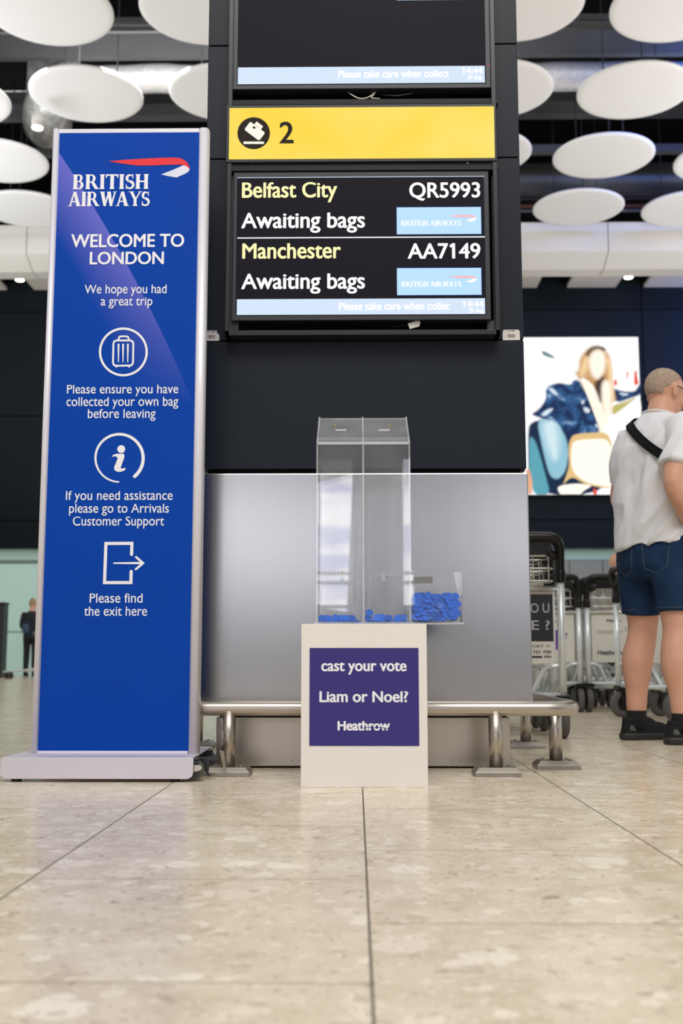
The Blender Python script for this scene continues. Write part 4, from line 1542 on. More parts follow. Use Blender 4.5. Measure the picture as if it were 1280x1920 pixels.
# ================================================================== BIG ADVERT SCREEN ON THE BACK WALL
AYW = WY - .28
adv = thing('advert_screen', 'huge bright advert screen on the dark wall showing a seated woman in a blue jacket', 'screen', atY(1092, 927, AYW))
b_ = B()
ax = (974, 632.5, 1201, 927.5)
boxpx(b_, ax[0] - 1, ax[1] - 1, ax[2] + 1, ax[3] + 1, AYW, WY - .14)
finish('screen_case', b_, M_black, adv)
b_ = B()
rect_px(b_, *ax, AYW, -.004)
pic = finish('display_panel', b_, emat('ad_white', (255, 255, 255), 1.15), adv, auto=False)
CC = lambda q: [(960 + a / 3.84, 560 + c / 3.84) for a, c in q]
def satin():
    m = emat('ad_satin_blue', (40, 75, 120), 1.0)
    nt = m.node_tree
    tc = nt.nodes.new('ShaderNodeTexCoord')
    nz = nt.nodes.new('ShaderNodeTexNoise')
    nz.inputs['Scale'].default_value = 2.6
    nz.inputs['Detail'].default_value = 5
    nz.inputs['Distortion'].default_value = 1.2
    rp = nt.nodes.new('ShaderNodeValToRGB')
    rp.color_ramp.elements[0].position = .42
    rp.color_ramp.elements[0].color = lin((24, 46, 84))
    rp.color_ramp.elements[1].position = .78
    rp.color_ramp.elements[1].color = lin((190, 220, 245))
    e = rp.color_ramp.elements.new(.58)
    e.color = lin((52, 96, 146))
    nt.links.new(tc.outputs['Object'], nz.inputs['Vector'])
    nt.links.new(nz.outputs['Fac'], rp.inputs[0])
    nt.links.new(rp.outputs[0], nt.nodes['Principled BSDF'].inputs['Emission Color'])
    return m
def soft(m):
    """out-of-focus edges inside the displayed picture: opacity from the mesh attribute 'cover'"""
    nt = m.node_tree
    out = nt.nodes['Material Output']
    tr = nt.nodes.new('ShaderNodeBsdfTransparent')
    mx = nt.nodes.new('ShaderNodeMixShader')
    at = nt.nodes.new('ShaderNodeAttribute')
    at.attribute_name = 'cover'
    nt.links.new(at.outputs['Fac'], mx.inputs[0])
    nt.links.new(tr.outputs[0], mx.inputs[1])
    nt.links.new(nt.nodes['Principled BSDF'].outputs[0], mx.inputs[2])
    nt.links.new(mx.outputs[0], out.inputs[0])
    return m
def chaikin(q, n=2):
    for _ in range(n):
        o = []
        for i in range(len(q)):
            a, c = q[i], q[(i + 1) % len(q)]
            o += [(a[0] * .78 + c[0] * .22, a[1] * .78 + c[1] * .22), (a[0] * .22 + c[0] * .78, a[1] * .22 + c[1] * .78)]
        q = o
    return q
def soft_poly(bm, lay, q, Y, dy, fe):
    q = chaikin(q)
    ar = sum(q[i][0] * q[(i + 1) % len(q)][1] - q[(i + 1) % len(q)][0] * q[i][1] for i in range(len(q)))
    sg = 1 if ar > 0 else -1
    inn, outr = [], []
    edge = lambda x, y: (x, 1411 if y > 1392 else y)
    lim = lambda v, a, c: min(max(v, a), c)
    for i, p in enumerate(q):
        a, c = q[i - 1], q[(i + 1) % len(q)]
        t = Vector((c[0] - a[0], c[1] - a[1]))
        t = t.normalized() if t.length else Vector((1, 0))
        n = Vector((t.y, -t.x)) * sg
        inn.append(edge(p[0] - n.x * fe * .5, p[1] - n.y * fe * .5 if p[1] < 1396 else 1411))
        outr.append((lim(p[0] + n.x * fe * .5, 56, 925), lim(p[1] + n.y * fe * .5, 281, 1411)))
    vi = [bm.verts.new((XZ(*CC([p])[0], Y)[0], Y + dy, XZ(*CC([p])[0], Y)[1])) for p in inn]
    vo = [bm.verts.new((XZ(*CC([p])[0], Y)[0], Y + dy, XZ(*CC([p])[0], Y)[1])) for p in outr]
    for v in vi:
        v[lay] = 1.0
    for v in vo:
        v[lay] = 0.0
    bm.faces.new(vi)
    for i in range(len(vi)):
        j = (i + 1) % len(vi)
        bm.faces.new((vi[i], vi[j], vo[j], vo[i]))
layers = [
    ('picture_shadow', emat('ad_navy', (22, 44, 74)), [[(124, 880), (340, 860), (420, 1000), (700, 1000), (700, 1412), (122, 1412), (110, 1000)]]),
    ('picture_cushion', emat('ad_pale_blue', (150, 200, 218)), [[(180, 890), (240, 835), (310, 830), (335, 900), (390, 1010), (405, 1120), (385, 1240), (330, 1305), (275, 1285), (240, 1180), (200, 1000)]]),
    ('picture_cushion', emat('ad_teal', (96, 168, 184)), [[(116, 990), (160, 1010), (200, 1130), (240, 1280), (275, 1412), (128, 1412)]]),
    ('picture_highlight', emat('ad_pale_glow', (214, 236, 243)), [[(215, 905), (290, 855), (318, 900), (335, 1010), (330, 1130), (300, 1170), (258, 1090), (232, 1000)]]),
    ('picture_jacket', satin(), [[(235, 640), (330, 603), (420, 625), (440, 585), (480, 590), (560, 640), (600, 720), (640, 860), (655, 975), (430, 985), (395, 1010), (330, 890), (200, 862), (130, 835), (195, 795), (245, 720)], [(725, 645), (790, 668), (880, 672), (925, 600), (932, 690), (860, 715), (760, 752), (728, 720)]]),
    ('picture_foliage', emat('ad_olive', (196, 186, 110)), [[(715, 770), (820, 740), (905, 705), (800, 790), (715, 850)]]),
    ('picture_bottle', emat('ad_red', (236, 84, 54)), [[(876, 520), (894, 520), (897, 575), (910, 612), (880, 632), (874, 600)], [(820, 525), (834, 525), (828, 582), (821, 570)], [(728, 592), (750, 583), (755, 630), (736, 637)], [(580, 1370), (600, 1370), (612, 1411), (582, 1411)]]),
    ('picture_hair', emat('ad_hair', (206, 158, 104)), [[(445, 535), (475, 520), (478, 440), (520, 375), (590, 343), (655, 358), (700, 410), (712, 500), (722, 640), (745, 745), (715, 740), (700, 840), (655, 838), (632, 720), (600, 600), (550, 540), (505, 560), (490, 600)]]),
    ('picture_hair_top', emat('ad_hair_dark', (70, 52, 42)), [[(530, 400), (555, 358), (600, 342), (650, 356), (668, 380), (620, 364), (575, 380), (540, 420)], [(640, 565), (660, 560), (640, 650), (650, 720), (630, 760), (600, 690), (585, 620), (610, 580)]]),
    ('picture_hair_light', emat('ad_blond', (248, 214, 160)), [[(500, 470), (520, 420), (545, 430), (540, 520), (510, 555), (480, 560)], [(680, 420), (702, 470), (712, 600), (730, 720), (716, 735), (700, 640), (690, 520)], [(655, 620), (690, 610), (700, 760), (690, 835), (665, 840)]]),
    ('picture_jacket_shine', emat('ad_glint', (226, 240, 252)), [[(250, 640), (300, 655), (330, 700), (290, 690)], [(490, 740), (520, 735), (505, 770)], [(510, 780), (560, 800), (545, 830), (515, 815)], [(200, 840), (250, 800), (300, 790), (240, 850)], [(600, 900), (612, 930), (598, 925)], [(760, 680), (840, 690), (800, 705)]]),
    ('picture_face', emat('ad_skin', (255, 244, 226), 1.1), [[(545, 440), (575, 385), (620, 368), (660, 395), (672, 470), (655, 540), (615, 585), (585, 575), (555, 520)], [(640, 600), (700, 590), (712, 700), (705, 835), (672, 862), (660, 835), (640, 730)], [(470, 580), (540, 590), (600, 680), (640, 820), (650, 900), (690, 840), (690, 900), (660, 1000), (625, 1000), (620, 880), (590, 760)]]),
    ('picture_table', emat('ad_white2', (255, 252, 244), 1.1), [[(650, 920), (760, 830), (930, 710), (934, 900), (700, 1000), (640, 985)], [(728, 640), (780, 600), (860, 630), (895, 668), (800, 662)]]),
    ('picture_chair', emat('ad_tan', (232, 196, 134)), [[(405, 1040), (430, 985), (520, 970), (720, 965), (720, 1370), (640, 1365), (520, 1340), (425, 1280), (360, 1345), (370, 1320), (408, 1210), (400, 1110)]]),
    ('picture_chair_pad', emat('ad_cream', (255, 250, 234), 1.1), [[(432, 1030), (520, 1015), (720, 1012), (720, 1362), (640, 1352), (530, 1330), (440, 1262), (418, 1190), (420, 1100)], [(318, 1352), (450, 1332), (580, 1345), (520, 1380), (480, 1411), (335, 1411)]]),
    ('picture_lamp', emat('ad_grey_teal', (110, 140, 146)), [[(208, 372), (304, 424), (292, 438), (212, 412)]]),
    ('picture_skin', emat('ad_peach', (240, 176, 140)), [[(85, 1250), (112, 1222), (128, 1260), (142, 1330), (140, 1408), (108, 1405)]]),
]
for mm in {id(l[1]): l[1] for l in layers}.values():
    soft(mm)
for i, (nm, mm, polys) in enumerate(layers):
    for grp in ([[q] for q in polys] if nm in ('picture_bottle', 'picture_jacket_shine') else [polys]):
        b_ = B()
        lay = b_.verts.layers.float.new('cover')
        for q in grp:
            soft_poly(b_, lay, q, AYW, -.008 - .004 * i, 9 if nm in ('picture_bottle', 'picture_chair', 'picture_chair_pad', 'picture_lamp') else (34 if 'hair' in nm or 'face' in nm else 64 if 'high' in nm else 16))
        finish(nm, b_, mm, pic, auto=False)

# ================================================================== BAGGAGE TROLLEYS
def wheel(bm, c, r, wd, m0=0, m1=1):
    """tyre with rounded shoulders plus a dark hub disc"""
    n = 24
    prof = [(-.5, .55), (-.5, .85), (-.3, 1), (.3, 1), (.5, .85), (.5, .55)]
    rings = []
    for u, f in prof:
        rings.append([bm.verts.new((c[0] + u * wd, c[1] + r * f * math.cos(2 * PI * i / n), c[2] + r * f * math.sin(2 * PI * i / n))) for i in range(n)])
    for A, C in zip(rings, rings[1:]):
        for i in range(n):
            f = bm.faces.new((A[i], A[(i + 1) % n], C[(i + 1) % n], C[i]))
            f.smooth = True
            f.material_index = m0
    for rg in (rings[0][::-1], rings[-1]):
        bm.faces.new(rg).material_index = m1
TW = .27
def make_trolley(label, face):
    t = thing('baggage_trolley', label, 'trolley', (0, 0, 0), 'nested baggage trolleys', local=True)
    for s in (-1, 1):
        b_ = B()
        tube(b_, [(s * TW, 0, .185), (s * TW, 0, .77)], .019, 14)
        finish('upright', b_, M_chrome, t)
    b_ = B()
    path = fillet([(-TW, 0, .735), (-TW, .005, .83), (-TW + .005, -.04, .945), (TW - .005, -.04, .945), (TW, .005, .83), (TW, 0, .735)], .07, 7)
    tube(b_, path, .0235, 14)
    h = finish('handle', b_, M_plas, t)
    b_ = B()
    box(b_, -TW + .06, TW - .06, -.035, -.005, .862, .915)
    for s in (-1, 1):
        tube(b_, [(s * (TW - .02), -.01, .85), (s * (TW - .07), -.02, .885)], .02, 10)
        tube(b_, [(s * TW, 0, .73), (s * TW, 0, .79)], .027, 12)
    finish('brake_bar', b_, M_plas, h, bevel=.004)
    b_ = B()
    for z, y0, y1 in ((.86, .03, .24), (.80, .02, .2), (.74, .02, .16)):
        tube(b_, fillet([(-TW + .03, y0, z), (-TW + .03, y1, z), (TW - .03, y1, z), (TW - .03, y0, z)], .03, 4, True), .0045, 6, closed=True)
    for i in range(7):
        x = -TW + .05 + i * (2 * TW - .1) / 6
        tube(b_, [(x, .03, .86), (x, .02, .74), (x, .16, .74), (x, .24, .86)], .0035, 6)
    tube(b_, [(-TW, 0, .70), (TW, 0, .70)], .012, 10)
    finish('wire_basket', b_, M_wire, t)
    b_ = B()
    box(b_, -TW + .03, TW - .03, .012, .03, .345, .695)
    p = finish('advert_panel', b_, mat('trolley_panel_white', (214, 211, 202), .45), t, bevel=.004)
    face(p)
    b_ = B()
    tube(b_, fillet([(-TW, 0, .34), (-.19, .03, .33), (-.12, .06, .17), (0, .06, .33), (.12, .06, .17), (.19, .03, .33), (TW, 0, .34)], .03, 4), .0125, 10)
    tube(b_, [(-TW, 0, .2), (TW, 0, .2)], .014, 10)
    for s in (-1, 1):
        tube(b_, fillet([(s * TW, 0, .34), (s * .25, .12, .20), (s * .2, .5, .155), (s * .1, .9, .135), (0, .95, .135)], .08, 5), .0155, 10)
    for y, wv in ((.3, .225), (.6, .175)):
        tube(b_, [(-wv, y, .165), (wv, y, .165)], .011, 8)
    finish('base_frame', b_, M_chrome, t)
    for x, y, r in ((-TW, .02, .085), (TW, .02, .085), (0.06, .84, .062), (-.06, .84, .062)):
        b_ = B()
        wheel(b_, (x, y, r), r, .042)
        wo = finish('wheel', b_, [M_tyre, M_plas], t)
        b_ = B()
        zt_ = r * 2
        box(b_, x - .034, x + .034, y - .04, y + .03, zt_ + .004, zt_ + .03)
        for s in (-1, 1):
            box(b_, x + s * .026 - .004, x + s * .026 + .004, y - .02, y + .02, r - .01, zt_ + .01)
        finish('wheel_fork', b_, M_plas, wo, bevel=.003)
    return t
def face_text(p, s, x0, x1, zb_, cap, m, bold=0):
    b_ = B()
    put_text(b_, s, x0, x1, zb_, cap, .0085, bold)
    finish('lettering', b_, m, p, auto=False)
def face_rect(p, name, x0, x1, z0, z1, m):
    b_ = B()
    flat(b_, [(x0, z0), (x1, z0), (x1, z1), (x0, z1)], .0105)
    return finish(name, b_, m, p, auto=False)
M_ink = mat('dark_print', (44, 42, 60), .6)
M_adv = mat('black_advert_print', (24, 26, 32), .5)
M_gtx = mat('grey_advert_lettering', (170, 172, 176), .6)
def face_black(p):
    face_rect(p, 'black_print', -TW + .036, TW - .036, .452, .675, M_adv)
    face_text(p, 'Y O U', .078, .217, .588, .043, M_gtx, .012)
    face_text(p, 'S E E ?', .0, .217, .507, .043, M_gtx, .012)
    face_text(p, 'SEE IT, REPORT IT', .0, .219, .424, .011, M_ink, .0)
    face_text(p, '08000 121 700', .06, .221, .396, .013, M_ink, .02)
    face_rect(p, 'print_strip', .02, .178, .374, .383, M_ink)
    face_text(p, '999', .186, .221, .374, .011, M_ink, .02)
def face_arrow(p):
    b_ = B()
    flat(b_, [(-.02, .46), (.08, .41), (.17, .475), (.19, .55), (.06, .59), (.0, .60)], .0105)
    finish('purple_arrow', b_, mat('purple_print', (100, 46, 150), .5), p, auto=False)
    face_rect(p, 'print_block', .06, .11, .62, .645, M_ink)
def face_white(p):
    face_text(p, 'Heathrow', -.2, -.02, .40, .03, M_ink, .02)
    face_text(p, 'Heathrow', -.13, .02, .63, .02, M_ink, .02)
    face_rect(p, 'print_strip', -.2, .1, .565, .568, M_ink)
    face_rect(p, 'print_strip', -.2, .04, .55, .553, M_ink)
def row(proto, x, y, rz, n, dy, labels):
    for k in range(n):
        o = proto if k == 0 else copy_tree(proto)
        d = Vector((-math.sin(rz), math.cos(rz), 0)) * dy * k
        o.location = (x + d.x, y + d.y, 0)
        o.rotation_euler = (0, 0, rz)
        o['label'] = labels[k]
ya = 5.30
row(make_trolley('', face_black), XZ(1050, 1100, ya)[0] - TW, ya, 0, 4, .27,
    ['nearest luggage trolley behind the column, with a black advert panel', 'second luggage trolley behind the column, nested into the one with the black panel', 'third luggage trolley nested in the row straight behind the column', 'farthest luggage trolley nested in the row straight behind the column'])
yb_ = 7.9
row(make_trolley('', face_arrow), XZ(1084, 1150, yb_)[0] - TW, yb_, 0, 4, .27,
    ['luggage trolley with a purple arrow on its white panel', 'trolley nested first behind the one with the purple arrow', 'trolley nested second behind the one with the purple arrow', 'trolley nested third behind the one with the purple arrow'])
row(make_trolley('', face_white), XZ(1100, 1150, yb_)[0] + TW, yb_, 0, 4, .27,
    ['luggage trolley with white lettered panel left of the man, front of its row', 'trolley nested first behind the white lettered panel left of the man', 'trolley nested second behind the white lettered panel left of the man', 'trolley nested third behind the white lettered panel left of the man'])
cD = atY(1155, 1150, 7.25)
rzD = math.radians(-68)
row(make_trolley('', face_white), cD.x + TW * math.cos(rzD), cD.y + TW * math.sin(rzD), rzD, 2, .3,
    ['luggage trolley standing sideways just behind the man in shorts', 'trolley nested into the sideways trolley behind the man'])
cE = atZ(30, 1268, 0)
tE = copy_tree([o for o in COL.objects if o.name.startswith('baggage_trolley') and not o.parent][-1])
tE.location = (-5.72, 20.8, 0)
tE.rotation_euler = (0, 0, math.radians(76))
tE['label'] = 'far luggage trolley seen side-on at the left edge beside the person in black'
del tE['group']
# dark upright block at the left edge
b_ = B()
q0, q1 = XZ(-40, 1132, 22.3), XZ(17, 1132, 22.3)
q1 = (q1[0] - .1, q1[1])
box(b_, q0[0], q1[0], 22.3, 22.6, 0, q1[1])
box(b_, q0[0] - .02, q1[0] + .02, 22.28, 22.62, q1[1], q1[1] + .03)
tag(finish('equipment_cabinet', b_, mat('dark_cabinet', (30, 34, 36), .5), bevel=.01), 'dark waist-high cabinet at the far left edge by the mint wall', 'cabinet')

# ================================================================== PEOPLE
def evaluated(bm, voxel, smooth=4, name='figure'):
    """fuse overlapping volumes into one continuous skin"""
    me = bpy.data.meshes.new(name)
    bmesh.ops.recalc_face_normals(bm, faces=bm.faces)
    bm.to_mesh(me)
    bm.free()
    o = bpy.data.objects.new(name, me)
    COL.objects.link(o)
    r = o.modifiers.new('r', 'REMESH')
    r.mode = 'VOXEL'
    r.voxel_size = voxel
    r.use_smooth_shade = True
    if smooth:
        s = o.modifiers.new('s', 'SMOOTH')
        s.factor = .5
        s.iterations = smooth
    dg = bpy.context.evaluated_depsgraph_get()
    out = bpy.data.meshes.new_from_object(o.evaluated_get(dg))
    bpy.data.objects.remove(o)
    for p in out.polygons:
        p.use_smooth = True
    return out
def mesh_part(name, me, m, parent, label=None):
    me.name = name
    me.materials.clear()
    me.materials.append(m)
    o = bpy.data.objects.new(name, me)
    COL.objects.link(o)
    o.parent = parent
    if label:
        o['label'] = label
    return o
def loft(bm, secs, n=28, e=2.3):
    """closed volume through horizontal super-elliptic sections (cx, cy, z, a, b)"""
    rings = []
    for cx, cy, z, a, b in secs:
        rg = []
        for i in range(n):
            t = 2 * PI * i / n
            c, s = math.cos(t), math.sin(t)
            rg.append(bm.verts.new((cx + a * math.copysign(abs(c) ** (2 / e), c), cy + b * math.copysign(abs(s) ** (2 / e), s), z)))
        rings.append(rg)
    for A, C in zip(rings, rings[1:]):
        for i in range(n):
            bm.faces.new((A[i], A[(i + 1) % n], C[(i + 1) % n], C[i]))
    bm.faces.new(rings[0][::-1])
    bm.faces.new(rings[-1])
def limb(bm, pts, rs, n=18, sub=5):
    """smooth tapering limb through the joints with rounded ends"""
    P = [Vector(p) for p in pts]
    out, ro = [], []
    k = len(P)
    for i in range(k - 1):
        p0, p1, p2, p3 = P[max(i - 1, 0)], P[i], P[i + 1], P[min(i + 2, k - 1)]
        for j in range(sub):
            t = j / sub
            out.append(.5 * ((2 * p1) + (p2 - p0) * t + (2 * p0 - 5 * p1 + 4 * p2 - p3) * t * t + (3 * p1 - p0 - 3 * p2 + p3) * t ** 3))
            tt = t * t * (3 - 2 * t)
            ro.append(rs[i] * (1 - tt) + rs[i + 1] * tt)
    out.append(P[-1])
    ro.append(rs[-1])
    d0 = (out[0] - out[1]).normalized()
    d1 = (out[-1] - out[-2]).normalized()
    pre = [(out[0] + d0 * ro[0] * f, ro[0] * g_) for f, g_ in ((.9, .35), (.55, .8))]
    post = [(out[-1] + d1 * ro[-1] * f, ro[-1] * g_) for f, g_ in ((.55, .8), (.9, .35))]
    al = pre + list(zip(out, ro)) + post
    tube(bm, [a for a, _ in al], [b for _, b in al], n)
def hand(bm, wrist, d, pn, side, curl=.5, s=1.0):
    """palm, four unequal curled fingers and a thumb from the palm's side; d = direction of the fingers, pn = palm normal"""
    d = Vector(d).normalized()
    pn = Vector(pn)
    pn = (pn - d * pn.dot(d)).normalized()
    x = d.cross(pn).normalized() * side
    wv = Vector(wrist)
    R = Matrix((x, d, pn)).transposed()
    ellipsoid(bm, wv + d * .048 * s, (.042 * s, .056 * s, .0165 * s), R, 16, 10)
    for k, ln in enumerate((.072, .082, .077, .06)):
        base_ = wv + d * .085 * s + x * (.03 - .02 * k) * s
        pts = [base_ - d * .02 * s, base_]
        ang = 0
        p = base_
        for sg in (.45, .32, .25):
            ang += curl * .9
            p = p + (d * math.cos(ang) + pn * math.sin(ang)) * ln * sg * s
            pts.append(p)
        limb(bm, pts, [.0095 * s, .0092 * s, .0086 * s, .008 * s, .0068 * s], 10, 3)
    b0 = wv + d * .025 * s + x * .03 * s
    limb(bm, [b0, b0 + (d * .03 + x * .028 + pn * .012) * s, b0 + (d * .058 + x * .036 + pn * .03) * s], [.013 * s, .011 * s, .008 * s], 10, 3)
def head(bm, M, s=1.0):
    """head in its own frame: +Y face, origin mid-head"""
    b = bmesh.new()
    ellipsoid(b, (0, -.012, .025), (.078, .098, .09), None, 28, 18)          # cranium
    loft(b, [(0, .035, -.118, .022, .022), (0, .035, -.112, .036, .042), (0, .026, -.085, .054, .062), (0, .014, -.05, .066, .078), (0, .006, -.01, .072, .09), (0, .0, .03, .072, .09)], 24, 2.2)
    limb(b, [(0, .088, .02), (0, .102, -.012), (0, .11, -.026)], [.011, .012, .015], 10, 3)   # nose
    for sx in (-1, 1):
        ellipsoid(b, (sx * .014, .1, -.03), (.009, .01, .008), None, 10, 8)
        ellipsoid(b, (sx * .033, .083, .004), (.017, .012, .012), None, 12, 8)   # lids
        limb(b, [(sx * .012, .094, .022), (sx * .034, .092, .026), (sx * .056, .076, .018)], [.007, .008, .006], 8, 3)
        ellipsoid(b, (sx * .045, .06, -.03), (.025, .03, .022), None, 12, 8)      # cheeks
        # ear: rim, lobe and bowl
        Re = Matrix.Rotation(sx * math.radians(-22), 3, 'Z')
        rim = [(sx * .079, -.004 + .016 * math.cos(a), .0 + .03 * math.sin(a)) for a in [math.radians(v) for v in (-70, -30, 20, 65, 110, 155, 200, 240)]]
        rim = [(sx * (.078 + .012 * max(0, -(y + .004) / .016)), y - .006, z - .004) for _, y, z in rim]
        limb(b, rim, [.006, .006, .006, .0065, .0065, .0065, .0065, .008], 8, 3)
        ellipsoid(b, (sx * .079, -.008, -.004), (.006, .014, .024), Re, 10, 8)
    limb(b, [(-.024, .092, -.056), (0, .1, -.054), (.024, .092, -.056)], [.005, .008, .005], 8, 3)
    limb(b, [(-.02, .09, -.068), (0, .097, -.068), (.02, .09, -.068)], [.005, .008, .005], 8, 3)
    ellipsoid(b, (0, .072, -.1), (.026, .024, .02), None, 12, 8)
    bmesh.ops.transform(b, matrix=M @ Matrix.Scale(s, 4), verts=b.verts)
    me = bpy.data.meshes.new('tmp')
    b.to_mesh(me)
    b.free()
    bm.from_mesh(me)
    bpy.data.meshes.remove(me)
def folds(me, amp, freq, seed):
    """soft creases: ridged noise running diagonally down the cloth"""
    nr = [v.normal.copy() for v in me.vertices]
    for v, n in zip(me.vertices, nr):
        u = v.co.x * .8 - v.co.z * .55 + v.co.y * .4
        t = v.co.z * .8 + v.co.x * .5
        k = 1 - abs(noise.noise(Vector((u * freq * 1.6, t * freq * .45, seed)))) * 2.2
        v.co += n * amp * (max(k, -.2) - .5) * min(1, max(.25, (1.5 - v.co.z) * 3))
def wrinkle(me, amp, freq, stretch=(1, 1, 1), seed=0.0):
    nr = [v.normal.copy() for v in me.vertices]
    for v, n in zip(me.vertices, nr):
        q = Vector((v.co.x * stretch[0], v.co.y * stretch[1], v.co.z * stretch[2])) * freq + Vector((seed, seed * 2, 0))
        k = noise.noise(q) + .5 * noise.noise(q * 2.1)
        v.co += n * amp * k

M_skin = mat('warm_skin', (212, 160, 134), .5, 0, .12, 14, spec=.35)
M_skin_n = M_skin
# subtle redness variation on the skin
M_shirt = mat('heather_grey_jersey', (228, 228, 231), .85, 0, .09, 420, spec=.15)
M_denim = mat('dark_blue_denim', (24, 48, 78), .8, 0, .5, 9, spec=.2)
M_stitch = mat('tan_stitching', (74, 82, 98), .7)
M_shoe = mat('black_mesh_shoe', (24, 24, 25), .7, 0, .3, 200, spec=.25)
M_sole = mat('black_rubber_sole', (34, 33, 33), .55, 0, .15, 60)
M_sock = mat('black_cotton_sock', (12, 12, 13), .9)
M_strap = mat('black_webbing', (14, 14, 15), .7, 0, .2, 200)
M_hair = mat('cropped_grey_hair', (168, 148, 130), .85, 0, .45, 70, spec=.15)

# ---------------- the man in shorts
RZ = math.radians(-55)
man = thing('person', 'person seen from behind in grey t-shirt and denim shorts with a black strap', 'person', (1.405, 5.12, 0), local=True)
man.rotation_euler = (0, 0, RZ)
HC = Vector((.0, .075, 1.618))
HM = Matrix.Translation(HC) @ Matrix.Rotation(math.radians(-8), 4, 'Z') @ Matrix.Rotation(math.radians(-16), 4, 'X')
LEG = {-1: [(-.105, -.01, .90), (-.115, -.005, .70), (-.13, .008, .50), (-.142, -.022, .36), (-.15, -.025, .20), (-.152, -.03, .09)],
       1: [(.105, -.02, .90), (.114, -.045, .70), (.128, -.06, .50), (.142, -.092, .36), (.156, -.092, .20), (.16, -.092, .09)]}
LR = [.108, .095, .067, .0725, .049, .041]
FEET = {-1: (-.152, -.03, math.radians(-14)), 1: (.16, -.092, math.radians(-26))}
ARM = {-1: [(-.165, .025, 1.40), (-.2, .02, 1.27), (-.232, -.0, 1.125), (-.21, .13, 1.07), (-.17, .24, 1.04)],
       1: [(.185, -.035, 1.40), (.215, -.105, 1.28), (.24, -.185, 1.135), (.235, -.1, 1.02), (.2, -.0, .93)]}
AR = [.062, .056, .046, .047, .030]
TORSO = [(0, .0, .80, .16, .12), (0, .0, .87, .178, .14), (0, .015, 1.0, .188, .155), (0, .02, 1.12, .185, .15), (0, .005, 1.25, .19, .14), (0, .0, 1.35, .19, .125), (0, .005, 1.42, .165, .1), (0, .02, 1.48, .09, .075), (0, .032, 1.51, .066, .068)]
b_ = B()
loft(b_, TORSO)
limb(b_, [(0, .02, 1.45), (0, .04, 1.53), HC + Vector((0, -.01, -.03))], [.076, .063, .062], 18)
head(b_, HM)
for s in (-1, 1):
    limb(b_, LEG[s], LR)
    # calf belly and kneecap
    k = LEG[s][3]
    ellipsoid(b_, (k[0], k[1] - .022, k[2] - .005), (.052, .048, .1), None, 16, 10)
    limb(b_, ARM[s], AR)
    e = Vector(ARM[s][-1]) - Vector(ARM[s][-2])
    hand(b_, ARM[s][-1], e, (-s * .8, .3, -.3), 1 if s < 0 else -1, .55)
    fx, fy, fr = FEET[s]
    R = Matrix.Rotation(fr, 4, 'Z')
    limb(b_, [Vector((fx, fy, .09)), Vector((fx, fy, .055)), Vector((fx, fy, 0)) + R @ Vector((0, .09, .045)), Vector((fx, fy, 0)) + R @ Vector((0, .17, .035))], [.041, .042, .036, .028])
mesh_part('body', evaluated(b_, .0065, 3), M_skin, man)
# hair: close crop over the cranium
b_ = B()
cut = bmesh.new()
ellipsoid(b_, (0, -.012, .025), (.0805, .1005, .0925), None, 48, 32)
bmesh.ops.delete(b_, geom=[v for v in b_.verts if (v.co.y > .05 + .5 * (v.co.z - .08) and v.co.y > .02) or (v.co.z < -.045 + .3 * max(0, v.co.y + .06)) or (abs(v.co.x) > .055 and v.co.z < -.05 + 1.1 * max(0, v.co.y + .075))], context='VERTS')
for v in [v for v in b_.verts if v.is_boundary]:
    v.co = Vector((0, -.012, .025)) + (v.co - Vector((0, -.012, .025))) * .945
bmesh.ops.solidify(b_, geom=b_.faces[:], thickness=.004)
bmesh.ops.transform(b_, matrix=HM, verts=b_.verts)
finish('hair', b_, M_hair, man, smooth=True)
# glasses
b_ = B()
for s in (-1, 1):
    tube(b_, [HM @ Vector(p) for p in ((s * .083, -.014, .012), (s * .083, .01, .018), (s * .078, .06, .018), (s * .066, .1, .014))], .0028, 8)
    tube(b_, [HM @ Vector((s * .036 + .026 * math.cos(a), .112 - .012 * abs(math.cos(a)) ** 2, .004 + .017 * math.sin(a))) for a in [2 * PI * i / 20 for i in range(20)]], .002, 6, closed=True)
tube(b_, [HM @ Vector(p) for p in ((-.011, .11, .01), (0, .113, .012), (.011, .11, .01))], .002, 6)
gl_ = finish('glasses', b_, mat('dark_tortoise_frame', (44, 32, 28), .3), man)
b_ = B()
for s in (-1, 1):
    b_.faces.new([b_.verts.new(HM @ Vector((s * .036 + .025 * math.cos(a), .112 - .012 * abs(math.cos(a)) ** 2, .004 + .016 * math.sin(a)))) for a in [2 * PI * i / 20 for i in range(20)]])
finish('lens', b_, acrylic('spectacle_lens', .02), gl_)
# t-shirt: boxy, hanging over the waistband, short sleeves
b_ = B()
SH = [(0, -.005, .855, .206, .172), (0, -.002, .93, .207, .174), (0, .004, 1.03, .207, .176), (0, .0, 1.14, .209, .172), (0, -.012, 1.25, .213, .163), (0, -.016, 1.34, .214, .148), (0, -.01, 1.41, .19, .122), (0, .004, 1.46, .135, .1), (0, .016, 1.498, .084, .08), (0, .022, 1.512, .074, .072)]
loft(b_, SH, 40, 2.4)
for s in (-1, 1):
    a = [Vector(p) for p in ARM[s]]
    mid = a[0] + (a[2] - a[0]) * .74
    tube(b_, [a[0] + Vector((-s * .06, 0, .0)), a[0] + Vector((s * .0, 0, .012)), a[0] + (a[2] - a[0]) * .3 + Vector((s * .008, 0, 0)), a[0] + (a[2] - a[0]) * .55 + Vector((s * .006, 0, 0)), mid], [.07, .08, .081, .079, .079], 22)
sm = evaluated(b_, .0075, 4)
zmin = min(v.co.z for v in sm.vertices)
folds(sm, .02, 8, 3)
wrinkle(sm, .005, 11, (1.2, 1.2, .6), 9)
